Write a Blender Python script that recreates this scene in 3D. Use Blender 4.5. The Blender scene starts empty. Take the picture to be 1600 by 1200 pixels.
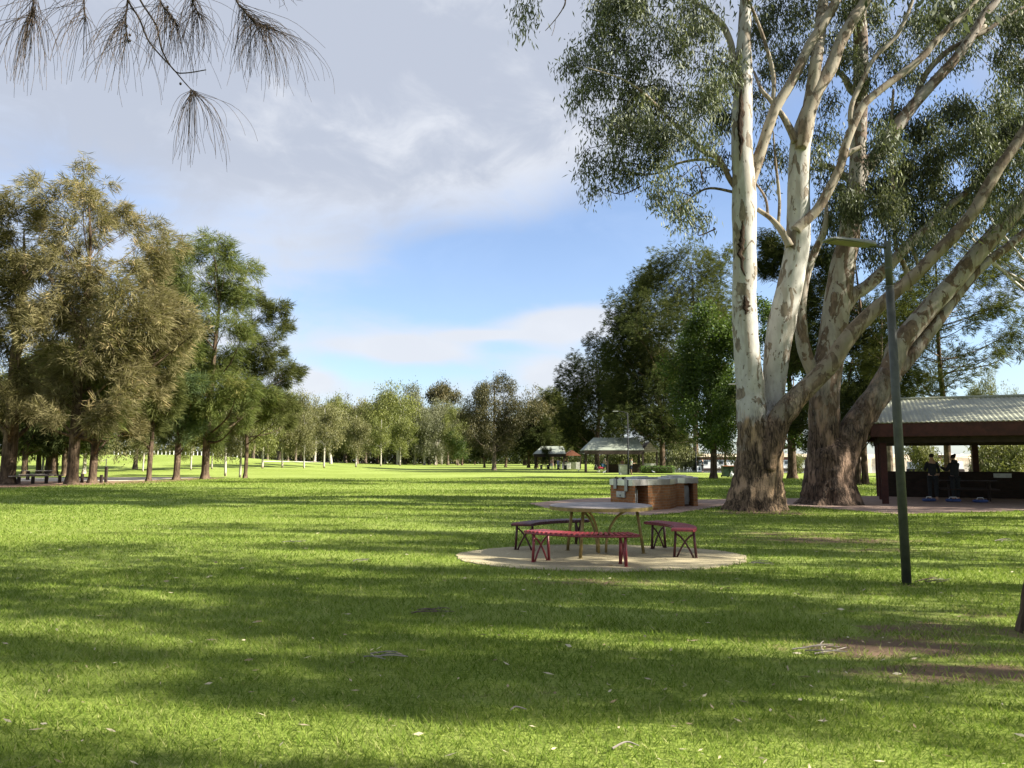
import bpy, math, random
import numpy as np
from mathutils import Vector

S = bpy.context.scene
R = math.radians
# ------------------------------------------------------------------ camera
F = 1186.0                      # focal length in photo pixels (photo is 1600 wide)
EYE = 1.55
PITCH = math.atan((719.0 - 600.0) / F)
cam = bpy.data.cameras.new('camera')
cam.sensor_width = 36.0
cam.lens = 36.0 * F / 1600.0
cam.clip_start = 0.05
cam.clip_end = 6000.0
cam_o = bpy.data.objects.new('camera', cam)
S.collection.objects.link(cam_o)
cam_o.location = (0, 0, EYE)
cam_o.rotation_euler = (math.pi / 2 + PITCH, 0, 0)
S.camera = cam_o
CP, SP = math.cos(PITCH), math.sin(PITCH)

SUN_EL, SUN_BACK = R(34), R(13)       # height of the sun; how far behind the camera's right hand it stands
SUN = np.array([math.cos(SUN_EL) * math.cos(SUN_BACK), -math.cos(SUN_EL) * math.sin(SUN_BACK), math.sin(SUN_EL)])
SKY_STRENGTH = 0.068
S.view_settings.view_transform = 'Standard'
S.view_settings.look = 'None'
S.view_settings.gamma = 1.0
S.view_settings.use_curve_mapping = False
S.view_settings.exposure = 1.80
S.cycles.max_bounces = 6
S.cycles.diffuse_bounces = 3
S.cycles.glossy_bounces = 2
S.cycles.transmission_bounces = 3
S.cycles.transparent_max_bounces = 4
S.cycles.caustics_reflective = False
S.cycles.caustics_refractive = False


def node(nt, typ, props=None, ins=None):
    n = nt.nodes.new(typ)
    for k, v in (props or {}).items():
        setattr(n, k, v)
    for k, v in (ins or {}).items():
        s = n.inputs[k]
        if isinstance(v, bpy.types.NodeSocket):
            nt.links.new(v, s)
        else:
            s.default_value = v
    return n


def mth(nt, op, a, b=None, c=None):
    d = {0: a}
    if b is not None:
        d[1] = b
    if c is not None:
        d[2] = c
    return node(nt, 'ShaderNodeMath', {'operation': op}, d).outputs[0]


def mixc(nt, f, a, b, blend='MIX'):
    n = node(nt, 'ShaderNodeMix', {'data_type': 'RGBA', 'blend_type': blend, 'clamp_factor': True})
    for k, v in ((0, f), (6, a), (7, b)):
        if isinstance(v, bpy.types.NodeSocket):
            nt.links.new(v, n.inputs[k])
        else:
            n.inputs[k].default_value = (*v, 1) if isinstance(v, tuple) and len(v) == 3 else v
    return n.outputs[2]


def sstep(nt, x, lo, hi, a=0.0, b=1.0):
    return node(nt, 'ShaderNodeMapRange', {'interpolation_type': 'SMOOTHSTEP', 'clamp': True},
                {0: x, 1: lo, 2: hi, 3: a, 4: b}).outputs[0]


def noise(nt, vec, scale, detail=3.0, rough=0.55, dist=0.0):
    return node(nt, 'ShaderNodeTexNoise', None, {'Vector': vec, 'Scale': scale, 'Detail': detail, 'Roughness': rough,
                                                 'Distortion': dist}).outputs[0]


def mapping(nt, vec, scale=(1, 1, 1), loc=(0, 0, 0)):
    return node(nt, 'ShaderNodeMapping', None, {0: vec, 'Location': loc, 'Scale': scale}).outputs[0]


# ------------------------------------------------------------------ pixel geometry of the photograph
def ray(px, py):
    u, v = (px - 800.0) / F, (600.0 - py) / F
    return np.array([u, CP - v * SP, SP + v * CP])


def W(px, py, D):
    """point of the world seen at photo pixel (px, py), D metres ahead of the camera"""
    r = ray(px, py)
    t = D / r[1]
    return np.array([r[0] * t, D, EYE + r[2] * t])


def azel(px, py):
    r = ray(px, py)
    r = r / np.linalg.norm(r)
    return math.atan2(r[0], r[1]), math.asin(r[2])


# ------------------------------------------------------------------ sky
def build_world():
    w = bpy.data.worlds.new("World")
    S.world = w
    w.use_nodes = True
    nt = w.node_tree
    nt.nodes.clear()
    sky = node(nt, 'ShaderNodeTexSky', {'sky_type': 'NISHITA', 'sun_disc': False, 'sun_elevation': SUN_EL,
                                        'sun_rotation': math.pi / 2 + SUN_BACK, 'air_density': 1.0,
                                        'dust_density': 0.6, 'ozone_density': 1.5})
    d = node(nt, 'ShaderNodeTexCoord').outputs['Generated']
    sep = node(nt, 'ShaderNodeSeparateXYZ', None, {0: d})
    x, y, z = sep.outputs
    az = mth(nt, 'ARCTAN2', x, y)
    el = mth(nt, 'ARCSINE', mth(nt, 'MINIMUM', mth(nt, 'MAXIMUM', z, -1.0), 1.0))
    zz = mth(nt, 'ADD', mth(nt, 'MAXIMUM', z, 0.0), 0.16)
    pv = node(nt, 'ShaderNodeCombineXYZ', None, {0: mth(nt, 'DIVIDE', x, zz), 1: mth(nt, 'DIVIDE', y, zz), 2: 3.7}).outputs[0]
    n1 = noise(nt, mapping(nt, pv, (0.9, 0.9, 1)), 1.3, 6, 0.55, 0.4)
    n2 = noise(nt, mapping(nt, pv, (1, 1, 1), (7, 3, 1)), 0.55, 4, 0.5, 0.3)
    n3 = noise(nt, mapping(nt, d, (1, 1, 1.7)), 9.0, 6, 0.6, 0.5)
    blobs = [  # px, py, half width px, half height px, amount
        (800, 402, 270, 46, -0.85), (1060, 345, 170, 80, -0.65), (500, 500, 120, 30, -0.12), (700, 470, 250, 34, -0.6),
        (1340, 330, 260, 260, -0.7), (100, 265, 150, 75, -0.18), (300, 340, 220, 50, -0.10), (700, 580, 190, 22, -0.50), (780, 545, 60, 14, -0.35), (520, 560, 60, 18, -0.3),
        (640, 548, 105, 17, 0.72), (890, 506, 80, 24, 0.9), (860, 582, 65, 20, 0.75), (760, 524, 60, 7, 0.55),
        (475, 595, 45, 20, 0.8), (500, 160, 380, 150, 0.35), (870, 140, 200, 130, 0.45), (560, 400, 200, 50, 0.35)]
    tot = None
    for px, py, hw, hh, amp in blobs:
        a0, e0 = azel(px, py)
        da = mth(nt, 'DIVIDE', mth(nt, 'SUBTRACT', az, a0), hw / F)
        de = mth(nt, 'DIVIDE', mth(nt, 'SUBTRACT', el, e0), hh / F)
        q = mth(nt, 'ADD', mth(nt, 'MULTIPLY', da, da), mth(nt, 'MULTIPLY', de, de))
        g = mth(nt, 'MULTIPLY', mth(nt, 'EXPONENT', mth(nt, 'MULTIPLY', q, -1.0)), amp)
        tot = g if tot is None else mth(nt, 'ADD', tot, g)
    hi = sstep(nt, el, R(3), R(13), 0.46, 0.66)
    cov = mth(nt, 'ADD', mth(nt, 'ADD', hi, tot), mth(nt, 'MULTIPLY', mth(nt, 'SUBTRACT', n1, 0.5), 1.0))
    cov = mth(nt, 'ADD', cov, mth(nt, 'MULTIPLY', mth(nt, 'SUBTRACT', n3, 0.5), 0.75))
    cov = sstep(nt, cov, 0.12, 0.86)
    cov = mth(nt, 'ADD', mth(nt, 'MULTIPLY', cov, 0.72), 0.22)
    g1, e1 = azel(840, 150)
    dg = mth(nt, 'ADD', mth(nt, 'MULTIPLY', mth(nt, 'SUBTRACT', n2, 0.5), 1.3), mth(nt, 'ADD', mth(nt, 'MULTIPLY', mth(nt, 'SUBTRACT', n1, 0.5), 1.1), mth(nt, 'MULTIPLY', mth(nt, 'SUBTRACT', n3, 0.5), 1.5)))
    shade = mth(nt, 'MULTIPLY', sstep(nt, mth(nt, 'ADD', dg, 0.5), 0.12, 0.75), sstep(nt, el, R(10), R(22), 0.15, 1.0))
    cloud = mixc(nt, shade, (3.60, 3.72, 3.98), (2.42, 2.62, 3.06))
    tint = mixc(nt, 1.0, sky.outputs[0], (0.72, 0.83, 0.98), 'MULTIPLY')
    col = mixc(nt, cov, tint, cloud)
    bg = node(nt, 'ShaderNodeBackground', None, {0: col, 1: SKY_STRENGTH})
    out = node(nt, 'ShaderNodeOutputWorld')
    nt.links.new(bg.outputs[0], out.inputs[0])


build_world()
sun = bpy.data.lights.new('sun', 'SUN')
sun.energy = 5.0
sun.angle = R(0.5)
sun.color = (1.0, 0.93, 0.80)
sun_o = bpy.data.objects.new('sun', sun)
S.collection.objects.link(sun_o)
sun_o.location = (40, -10, 40)
sun_o.rotation_euler = Vector(SUN).to_track_quat('Z', 'Y').to_euler()

# ------------------------------------------------------------------ terrain height
def smooth01(t):
    t = np.clip(t, 0, 1)
    return t * t * (3 - 2 * t)


def gz(x, y):
    x = np.asarray(x, float)
    y = np.asarray(y, float)
    s = -x / np.maximum(y, 1.0)
    return 2.5 * smooth01((y - 72) / 62) * smooth01((s - 0.10) / 0.36)


def G(px, py):
    """ground point seen at photo pixel (px, py)"""
    r = ray(px, py)
    t = 2.0
    for _ in range(4000):
        p = r * t
        if EYE + p[2] < float(gz(p[0], p[1])) or p[1] > 900:
            break
        t *= 1.004
    return np.array([p[0], p[1], float(gz(p[0], p[1]))])


# ------------------------------------------------------------------ objects
COL = S.collection


def tag(o, label=None, cat=None, group=None, kind=None):
    for k, v in (('label', label), ('category', cat), ('group', group), ('kind', kind)):
        if v:
            o[k] = v
    return o


def thing(name, label, cat, loc=(0, 0, 0), rz=0.0, group=None):
    o = bpy.data.objects.new(name, None)
    o.empty_display_size = 0.2
    COL.objects.link(o)
    o.location = tuple(float(c) for c in loc)
    o.rotation_euler = (0, 0, rz)
    return tag(o, label, cat, group)


def link(name, me, parent=None):
    o = bpy.data.objects.new(name, me)
    COL.objects.link(o)
    if parent is not None:
        o.parent = parent
    return o


def copy_tree(o, parent=None):
    c = o.copy()
    COL.objects.link(c)
    c.parent = parent
    for ch in list(o.children):
        copy_tree(ch, c)
    return c


def catmull(pts, k=6):
    pts = np.asarray(pts, float)
    n = len(pts)
    if n < 3:
        t = np.linspace(0, 1, k + 1)[:, None]
        return pts[0] * (1 - t) + pts[-1] * t
    out = []
    for i in range(n - 1):
        p0, p1, p2, p3 = pts[max(i - 1, 0)], pts[i], pts[i + 1], pts[min(i + 2, n - 1)]
        for t in np.arange(k) / k:
            out.append(0.5 * ((2 * p1) + (p2 - p0) * t + (2 * p0 - 5 * p1 + 4 * p2 - p3) * t * t + (3 * p1 - p0 - 3 * p2 + p3) * t ** 3))
    out.append(pts[-1])
    return np.array(out)


def frames(P):
    T = np.gradient(P, axis=0)
    T /= np.linalg.norm(T, axis=1)[:, None] + 1e-12
    up = np.array([0, 1.0, 0]) if abs(T[0][1]) < 0.9 else np.array([1.0, 0, 0])
    N = np.zeros_like(P)
    v = np.cross(T[0], up)
    N[0] = v / np.linalg.norm(v)
    for i in range(1, len(P)):
        v = N[i - 1] - T[i] * np.dot(N[i - 1], T[i])
        N[i] = v / (np.linalg.norm(v) + 1e-12)
    return T, N, np.cross(T, N)


class MB:
    """collects shapes and links them as one mesh object"""
    def __init__(self):
        self.v, self.f, self.n, self.uv = [], [], 0, {}

    def add(self, verts, faces):
        verts = np.asarray(verts, float)
        self.v.append(verts)
        self.f += [tuple(int(i) + self.n for i in f) for f in faces]
        self.n += len(verts)
        return self

    def box(self, c, s, rz=0.0, rx=0.0, ry=0.0, bev=0.0):
        hx, hy, hz = s[0] / 2, s[1] / 2, s[2] / 2
        if bev <= 0:
            V = [(x, y, z) for z in (-hz, hz) for (x, y) in ((-hx, -hy), (hx, -hy), (hx, hy), (-hx, hy))]
            Fc = [(3, 2, 1, 0), (4, 5, 6, 7), (0, 1, 5, 4), (1, 2, 6, 5), (2, 3, 7, 6), (3, 0, 4, 7)]
        else:
            b = min(bev, hx * .9, hy * .9, hz * .9)
            V, Fc = [], []
            rings = ((-hz, b), (-hz + b, 0), (hz - b, 0), (hz, b))
            for z, i in rings:
                ax, ay = hx - i, hy - i
                bx, by = (b, b)
                V += [(-ax + bx, -ay, z), (ax - bx, -ay, z), (ax, -ay + by, z), (ax, ay - by, z),
                      (ax - bx, ay, z), (-ax + bx, ay, z), (-ax, ay - by, z), (-ax, -ay + by, z)]
            for r in range(3):
                for k in range(8):
                    Fc.append((r * 8 + k, r * 8 + (k + 1) % 8, r * 8 + 8 + (k + 1) % 8, r * 8 + 8 + k))
            Fc += [tuple(range(7, -1, -1)), tuple(range(24, 32))]
        V = np.array(V)
        if rx:
            V = V @ np.array([[1, 0, 0], [0, math.cos(rx), math.sin(rx)], [0, -math.sin(rx), math.cos(rx)]])
        if ry:
            V = V @ np.array([[math.cos(ry), 0, -math.sin(ry)], [0, 1, 0], [math.sin(ry), 0, math.cos(ry)]])
        if rz:
            V = V @ np.array([[math.cos(rz), math.sin(rz), 0], [-math.sin(rz), math.cos(rz), 0], [0, 0, 1]])
        return self.add(V + np.asarray(c, float), Fc)

    def tube(self, P, rad, sides=8, cap=True, rough=0.0, rng=None, flute=0.0):
        P = np.asarray(P, float)
        rad = np.broadcast_to(np.asarray(rad, float), (len(P),)) if np.ndim(rad) else np.full(len(P), float(rad))
        T, N, B = frames(P)
        a = np.arange(sides) * 2 * math.pi / sides
        rr = rad[:, None] * np.ones((1, sides))
        if rough and rng is not None:
            k = rng.normal(0, 1, (len(P), sides))
            k = (k + np.roll(k, 1, 1) + np.roll(k, -1, 1)) / 2.0
            k[1:-1] = (k[:-2] + k[1:-1] + k[2:]) / 2.0
            rr = rr * (1 + rough * k)
        V = P[:, None, :] + rr[..., None] * (np.cos(a)[None, :, None] * N[:, None, :] + np.sin(a)[None, :, None] * B[:, None, :])
        V = V.reshape(-1, 3)
        Fc = []
        for i in range(len(P) - 1):
            for k in range(sides):
                j = (k + 1) % sides
                Fc.append((i * sides + k, i * sides + j, (i + 1) * sides + j, (i + 1) * sides + k))
        if cap:
            Fc += [tuple(range(sides - 1, -1, -1)), tuple((len(P) - 1) * sides + k for k in range(sides))]
        return self.add(V, Fc)

    def ball(self, c, r, seg=10, rings=7):
        r = np.broadcast_to(np.asarray(r, float), (3,))
        V, Fc = [], []
        for i in range(rings + 1):
            ph = math.pi * i / rings
            for k in range(seg):
                t = 2 * math.pi * k / seg
                V.append((r[0] * math.sin(ph) * math.cos(t), r[1] * math.sin(ph) * math.sin(t), -r[2] * math.cos(ph)))
        for i in range(rings):
            for k in range(seg):
                j = (k + 1) % seg
                Fc.append((i * seg + k, i * seg + j, (i + 1) * seg + j, (i + 1) * seg + k))
        return self.add(np.array(V) + np.asarray(c, float), Fc)

    def prism(self, poly, z0, z1):
        n = len(poly)
        V = [(x, y, z0) for x, y in poly] + [(x, y, z1) for x, y in poly]
        Fc = [tuple(range(n - 1, -1, -1)), tuple(range(n, 2 * n))]
        Fc += [(k, (k + 1) % n, n + (k + 1) % n, n + k) for k in range(n)]
        return self.add(V, Fc)

    def build(self, name, m, parent=None, smooth=False, shift=None, uvfn=None):
        V = np.concatenate(self.v) if self.v else np.zeros((0, 3))
        if shift is not None:
            V = V - np.asarray(shift, float)
        me = bpy.data.meshes.new(name)
        me.from_pydata(V.tolist(), [], self.f)
        if m:
            me.materials.append(m)
        if smooth:
            me.polygons.foreach_set('use_smooth', [True] * len(me.polygons))
        if uvfn is not None:
            uv = me.uv_layers.new(name='uv')
            for p in me.polygons:
                for li in p.loop_indices:
                    uv.data[li].uv = uvfn(me.vertices[me.loops[li].vertex_index].co, p.normal)
        me.update()
        return link(name, me, parent)


def leafmesh(name, P, A, B, val, m):
    """one rhombic leaf per row: base P, length vector A, half-width vector B; val = per-leaf tone"""
    n = len(P)
    V = np.empty((n, 4, 3), np.float32)
    V[:, 0] = P
    V[:, 1] = P + A * 0.42 + B
    V[:, 2] = P + A
    V[:, 3] = P + A * 0.42 - B
    me = bpy.data.meshes.new(name)
    me.vertices.add(4 * n)
    me.loops.add(4 * n)
    me.polygons.add(n)
    me.vertices.foreach_set('co', V.ravel())
    me.loops.foreach_set('vertex_index', np.arange(4 * n, dtype=np.int32))
    me.polygons.foreach_set('loop_start', np.arange(0, 4 * n, 4, dtype=np.int32))
    a = me.attributes.new('tone', 'FLOAT', 'FACE')
    a.data.foreach_set('value', np.asarray(val, np.float32))
    me.materials.append(m)
    me.update()
    return me


def unit(v):
    return v / (np.linalg.norm(v, axis=-1, keepdims=True) + 1e-9)
# ------------------------------------------------------------------ materials
M = {}


def newmat(name):
    m = bpy.data.materials.new(name)
    m.use_nodes = True
    m.node_tree.nodes.clear()
    M[name] = m
    return m, m.node_tree


def finish(nt, bsdf):
    out = node(nt, 'ShaderNodeOutputMaterial')
    nt.links.new(bsdf, out.inputs[0])


def principled(nt, col, rough=0.8, metal=0.0, spec=0.3, bump=None, bstr=0.4, bdist=0.02):
    ins = {'Base Color': col if isinstance(col, bpy.types.NodeSocket) else (*col, 1), 'Roughness': rough, 'Metallic': metal,
           'Specular IOR Level': spec}
    if bump is not None:
        ins['Normal'] = node(nt, 'ShaderNodeBump', None, {'Strength': bstr, 'Distance': bdist, 'Height': bump}).outputs[0]
    return node(nt, 'ShaderNodeBsdfPrincipled', None, ins).outputs[0]


def plain(name, col, rough=0.7, metal=0.0, var=0.25, scale=6.0, spec=0.3, bstr=0.15):
    m, nt = newmat(name)
    oc = node(nt, 'ShaderNodeTexCoord').outputs['Object']
    n = noise(nt, oc, scale, 5, 0.6)
    c = mixc(nt, sstep(nt, n, 0.3, 0.7), tuple(k * (1 - var) for k in col), tuple(min(1, k * (1 + var)) for k in col))
    finish(nt, principled(nt, c, rough, metal, spec, noise(nt, oc, scale * 8, 3), bstr, 0.01))
    return m


def leafmat(name, dark, light, trans=0.30, gloss=0.04, tip=None):
    m, nt = newmat(name)
    at = node(nt, 'ShaderNodeAttribute', {'attribute_name': 'tone'}).outputs['Fac']
    c = mixc(nt, at, dark, light)
    if tip is not None:
        c = mixc(nt, sstep(nt, at, 0.72, 0.98), c, tip)
    d = node(nt, 'ShaderNodeBsdfDiffuse', None, {0: c}).outputs[0]
    t = node(nt, 'ShaderNodeBsdfTranslucent', None, {0: mixc(nt, 1.0, c, (1.0, 1.05, 0.62), 'MULTIPLY')}).outputs[0]
    s = node(nt, 'ShaderNodeMixShader', None, {0: trans, 1: d, 2: t}).outputs[0]
    if gloss:
        g = node(nt, 'ShaderNodeBsdfGlossy', None, {0: (0.9, 0.95, 0.9, 1), 'Roughness': 0.55}).outputs[0]
        s = node(nt, 'ShaderNodeMixShader', None, {0: gloss, 1: s, 2: g}).outputs[0]
    finish(nt, s)
    return m


leafmat('leaf_brown_oak', (0.092, 0.082, 0.038), (0.315, 0.282, 0.150), 0.36, 0.0, (0.36, 0.275, 0.145))
leafmat('leaf_green_oak', (0.069, 0.094, 0.032), (0.194, 0.216, 0.069), 0.36, 0.0, (0.224, 0.202, 0.079))
leafmat('leaf_mid_oak', (0.046, 0.056, 0.021), (0.141, 0.151, 0.053), 0.34, 0.0)
leafmat('leaf_blue_oak', (0.062, 0.094, 0.045), (0.173, 0.224, 0.105), 0.36, 0.0)
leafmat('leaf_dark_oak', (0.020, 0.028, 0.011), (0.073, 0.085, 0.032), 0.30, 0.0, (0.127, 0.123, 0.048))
leafmat('leaf_gum', (0.030, 0.039, 0.018), (0.140, 0.158, 0.080), 0.30, 0.035, (0.235, 0.242, 0.130))
leafmat('leaf_far_gum', (0.079, 0.081, 0.030), (0.199, 0.194, 0.076), 0.30, 0.02, (0.202, 0.180, 0.072))
leafmat('leaf_grey_gum', (0.079, 0.085, 0.045), (0.194, 0.199, 0.108), 0.30, 0.02)
leafmat('leaf_lime_gum', (0.079, 0.094, 0.022), (0.202, 0.216, 0.054), 0.32, 0.02)
leafmat('leaf_red_gum', (0.039, 0.039, 0.017), (0.120, 0.106, 0.042), 0.28, 0.02, (0.162, 0.127, 0.053))
leafmat('leaf_broad', (0.028, 0.048, 0.010), (0.105, 0.160, 0.029), 0.40, 0.02, (0.175, 0.215, 0.052))
leafmat('leaf_shaded_oak', (0.042, 0.040, 0.018), (0.185, 0.165, 0.075), 0.32, 0.0)  # brown she-oak leaf darkened: the tree's shade is in the colour
leafmat('leaf_shrub', (0.086, 0.098, 0.036), (0.216, 0.216, 0.086), 0.32, 0.02)
leafmat('leaf_hedge', (0.040, 0.079, 0.014), (0.101, 0.173, 0.029), 0.3, 0.02)
leafmat('grass_blade', (0.076, 0.134, 0.017), (0.268, 0.335, 0.072), 0.44, 0.0, (0.36, 0.35, 0.16))
leafmat('dry_leaf', (0.20, 0.15, 0.08), (0.52, 0.46, 0.32), 0.1, 0.03)
leafmat('needle_silhouette', (0.020, 0.022, 0.012), (0.045, 0.048, 0.024), 0.1, 0.02)


def gum_bark(name, rough_top, blend, light, mid, darkc, cover):
    """smooth pale bark with peeling patches above rough brown bark at the butt"""
    m, nt = newmat(name)
    oc = node(nt, 'ShaderNodeTexCoord').outputs['Object']
    z = node(nt, 'ShaderNodeSeparateXYZ', None, {0: oc}).outputs[2]
    warp = noise(nt, oc, 1.1, 3)
    lo = mapping(nt, oc, (1, 1, 0.42))
    p = noise(nt, lo, 2.6, 6, 0.58, 0.9)
    pale = mixc(nt, sstep(nt, noise(nt, lo, 5.0, 4), 0.35, 0.65), light, tuple(k * 0.80 for k in light))
    pale = mixc(nt, sstep(nt, noise(nt, mapping(nt, oc, (1, 1, 0.2), (4, 1, 2)), 3.0, 3), 0.52, 0.60), pale, tuple(a * 0.5 + b * 0.5 for a, b in zip(light, mid)))
    patch = sstep(nt, p, cover - 0.006, cover + 0.006)
    c = mixc(nt, patch, pale, mixc(nt, sstep(nt, noise(nt, lo, 9, 3), 0.4, 0.6), mid, tuple(k * 0.62 for k in mid)))
    specks = sstep(nt, noise(nt, mapping(nt, oc, (1, 1, 0.55), (9, 3, 5)), 11.0, 2), 0.69, 0.73)
    c = mixc(nt, specks, c, tuple(k * 0.45 for k in mid))
    fis = noise(nt, mapping(nt, oc, (1, 1, 0.13)), 9.0, 5, 0.7, 0.5)
    vor = node(nt, 'ShaderNodeTexVoronoi', {'feature': 'DISTANCE_TO_EDGE'}, {'Vector': mapping(nt, mixc(nt, 0.12, oc, node(nt, 'ShaderNodeTexNoise', None, {'Vector': oc, 'Scale': 4.0, 'Detail': 4.0}).outputs[1]), (1, 1, 0.10)), 'Scale': 17.0}).outputs[0]
    fis = mth(nt, 'ADD', mth(nt, 'MULTIPLY', fis, 0.86), mth(nt, 'MULTIPLY', sstep(nt, vor, 0.0, 0.22), 0.14))
    rb = mixc(nt, sstep(nt, fis, 0.34, 0.64), tuple(k * 0.16 for k in darkc), darkc)
    rb = mixc(nt, sstep(nt, noise(nt, mapping(nt, oc, (1, 1, 0.25), (2, 8, 1)), 3.4, 4), 0.52, 0.64), rb, tuple(min(1, k * 2.1) for k in darkc))
    h = mth(nt, 'ADD', z, mth(nt, 'MULTIPLY', mth(nt, 'SUBTRACT', warp, 0.5), 4.5))
    edge = sstep(nt, mth(nt, 'ADD', h, mth(nt, 'MULTIPLY', mth(nt, 'SUBTRACT', fis, 0.5), 1.6)), rough_top - blend, rough_top + blend)
    c = mixc(nt, edge, rb, c)
    hb = mth(nt, 'ADD', mth(nt, 'MULTIPLY', mth(nt, 'MULTIPLY', fis, mth(nt, 'SUBTRACT', 1.0, edge)), 1.0),
             mth(nt, 'ADD', mth(nt, 'MULTIPLY', patch, 0.10), mth(nt, 'MULTIPLY', noise(nt, lo, 14, 3), 0.05)))
    finish(nt, principled(nt, c, 0.85, 0, 0.2, hb, 1.0, 0.10))
    return m


gum_bark('bark_river_gum', 2.75, 0.55, (0.405, 0.392, 0.362), (0.215, 0.178, 0.138), (0.170, 0.118, 0.072), 0.56)
gum_bark('bark_old_gum', 4.4, 2.6, (0.325, 0.298, 0.262), (0.165, 0.120, 0.090), (0.125, 0.085, 0.060), 0.52)
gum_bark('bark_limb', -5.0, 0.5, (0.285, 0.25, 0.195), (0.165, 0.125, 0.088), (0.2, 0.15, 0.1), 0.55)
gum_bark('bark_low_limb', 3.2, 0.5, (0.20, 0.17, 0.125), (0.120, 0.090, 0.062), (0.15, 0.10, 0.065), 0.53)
gum_bark('bark_white', 0.1, 0.2, (0.38, 0.36, 0.31), (0.36, 0.31, 0.24), (0.30, 0.25, 0.19), 0.63)


def oak_bark(name, col):
    m, nt = newmat(name)
    oc = node(nt, 'ShaderNodeTexCoord').outputs['Object']
    fis = noise(nt, mapping(nt, oc, (1, 1, 0.16)), 9.0, 5, 0.7, 0.4)
    c = mixc(nt, sstep(nt, fis, 0.35, 0.68), tuple(k * 0.3 for k in col), col)
    c = mixc(nt, sstep(nt, noise(nt, oc, 1.7, 3), 0.5, 0.7), c, tuple(min(1, k * 1.5) for k in col))
    finish(nt, principled(nt, c, 0.95, 0, 0.1, fis, 1.0, 0.08))
    return m


oak_bark('bark_oak', (0.120, 0.085, 0.058))
oak_bark('bark_grey', (0.21, 0.165, 0.125))
oak_bark('bark_twig', (0.055, 0.042, 0.032))
oak_bark('bark_scar', (0.050, 0.034, 0.024))


def ground_mat():
    m, nt = newmat('lawn')
    oc = node(nt, 'ShaderNodeTexCoord').outputs['Object']
    big = noise(nt, oc, 0.09, 4, 0.6)
    mid = noise(nt, oc, 0.9, 5, 0.65, 0.4)
    fine = noise(nt, oc, 34.0, 4, 0.7)
    c = mixc(nt, sstep(nt, fine, 0.3, 0.7), (0.084, 0.135, 0.018), (0.258, 0.312, 0.068))
    c = mixc(nt, mth(nt, 'MULTIPLY', sstep(nt, mid, 0.45, 0.72), 0.45), c, (0.25, 0.28, 0.09))
    c = mixc(nt, mth(nt, 'MULTIPLY', sstep(nt, big, 0.42, 0.62), 0.40), c, (0.285, 0.35, 0.10))
    bare = node(nt, 'ShaderNodeAttribute', {'attribute_name': 'bare'}).outputs['Fac']
    nb = noise(nt, oc, 2.6, 5, 0.7, 0.6)
    b = sstep(nt, mth(nt, 'ADD', bare, mth(nt, 'MULTIPLY', mth(nt, 'SUBTRACT', nb, 0.5), 1.7)), 0.32, 0.85)
    soil = mixc(nt, fine, (0.095, 0.062, 0.042), (0.215, 0.150, 0.100))
    c = mixc(nt, b, c, soil)
    finish(nt, principled(nt, c, 0.95, 0, 0.08, fine, 0.7, 0.03))


ground_mat()


def gravel(name, a, b, scale):
    m, nt = newmat(name)
    oc = node(nt, 'ShaderNodeTexCoord').outputs['Object']
    f = noise(nt, oc, scale, 3, 0.7)
    c = mixc(nt, sstep(nt, f, 0.35, 0.65), a, b)
    c = mixc(nt, mth(nt, 'MULTIPLY', sstep(nt, noise(nt, oc, 1.3, 4), 0.45, 0.7), 0.4), c, tuple(k * 0.7 for k in a))
    finish(nt, principled(nt, c, 0.95, 0, 0.1, f, 0.5, 0.01))
    return m


gravel('aggregate', (0.27, 0.23, 0.135), (0.45, 0.395, 0.265), 60.0)
gravel('gravel_path', (0.44, 0.37, 0.30), (0.58, 0.51, 0.43), 8.0)
gravel('mulch', (0.135, 0.080, 0.050), (0.34, 0.225, 0.155), 6.0)
gravel('cliff', (0.44, 0.36, 0.25), (0.60, 0.52, 0.40), 0.5)
gravel('pale_road', (0.45, 0.43, 0.40), (0.58, 0.56, 0.52), 3.0)


def brick(name, c1, c2, mortar, w, h, msize=0.012):
    m, nt = newmat(name)
    uv = node(nt, 'ShaderNodeTexCoord').outputs['UV']
    b = node(nt, 'ShaderNodeTexBrick', {'offset': 0.5}, {'Vector': uv, 'Color1': (*c1, 1), 'Color2': (*c2, 1), 'Mortar': (*mortar, 1),
                                          'Scale': 1.0, 'Mortar Size': msize, 'Mortar Smooth': 0.3, 'Brick Width': w, 'Row Height': h, 'Bias': 0.0})
    oc = node(nt, 'ShaderNodeTexCoord').outputs['Object']
    c = mixc(nt, mth(nt, 'MULTIPLY', sstep(nt, noise(nt, oc, 2.5, 5), 0.4, 0.7), 0.45), b.outputs[0], tuple(k * 0.5 for k in c1))
    finish(nt, principled(nt, c, 0.9, 0, 0.15, mth(nt, 'SUBTRACT', 1.0, b.outputs['Fac']), 0.6, 0.01))
    return m


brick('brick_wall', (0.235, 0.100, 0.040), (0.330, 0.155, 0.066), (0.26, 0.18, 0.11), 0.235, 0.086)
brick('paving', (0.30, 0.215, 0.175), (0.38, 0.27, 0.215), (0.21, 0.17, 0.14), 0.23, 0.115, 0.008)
brick('shaded_brick', (0.030, 0.020, 0.016), (0.040, 0.025, 0.019), (0.03, 0.026, 0.022), 0.235, 0.086)  # near-black brick: the shade inside the shelter is put into the colour
brick('shingle', (0.33, 0.27, 0.24), (0.38, 0.31, 0.27), (0.13, 0.10, 0.09), 0.6, 0.25, 0.02)

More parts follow.
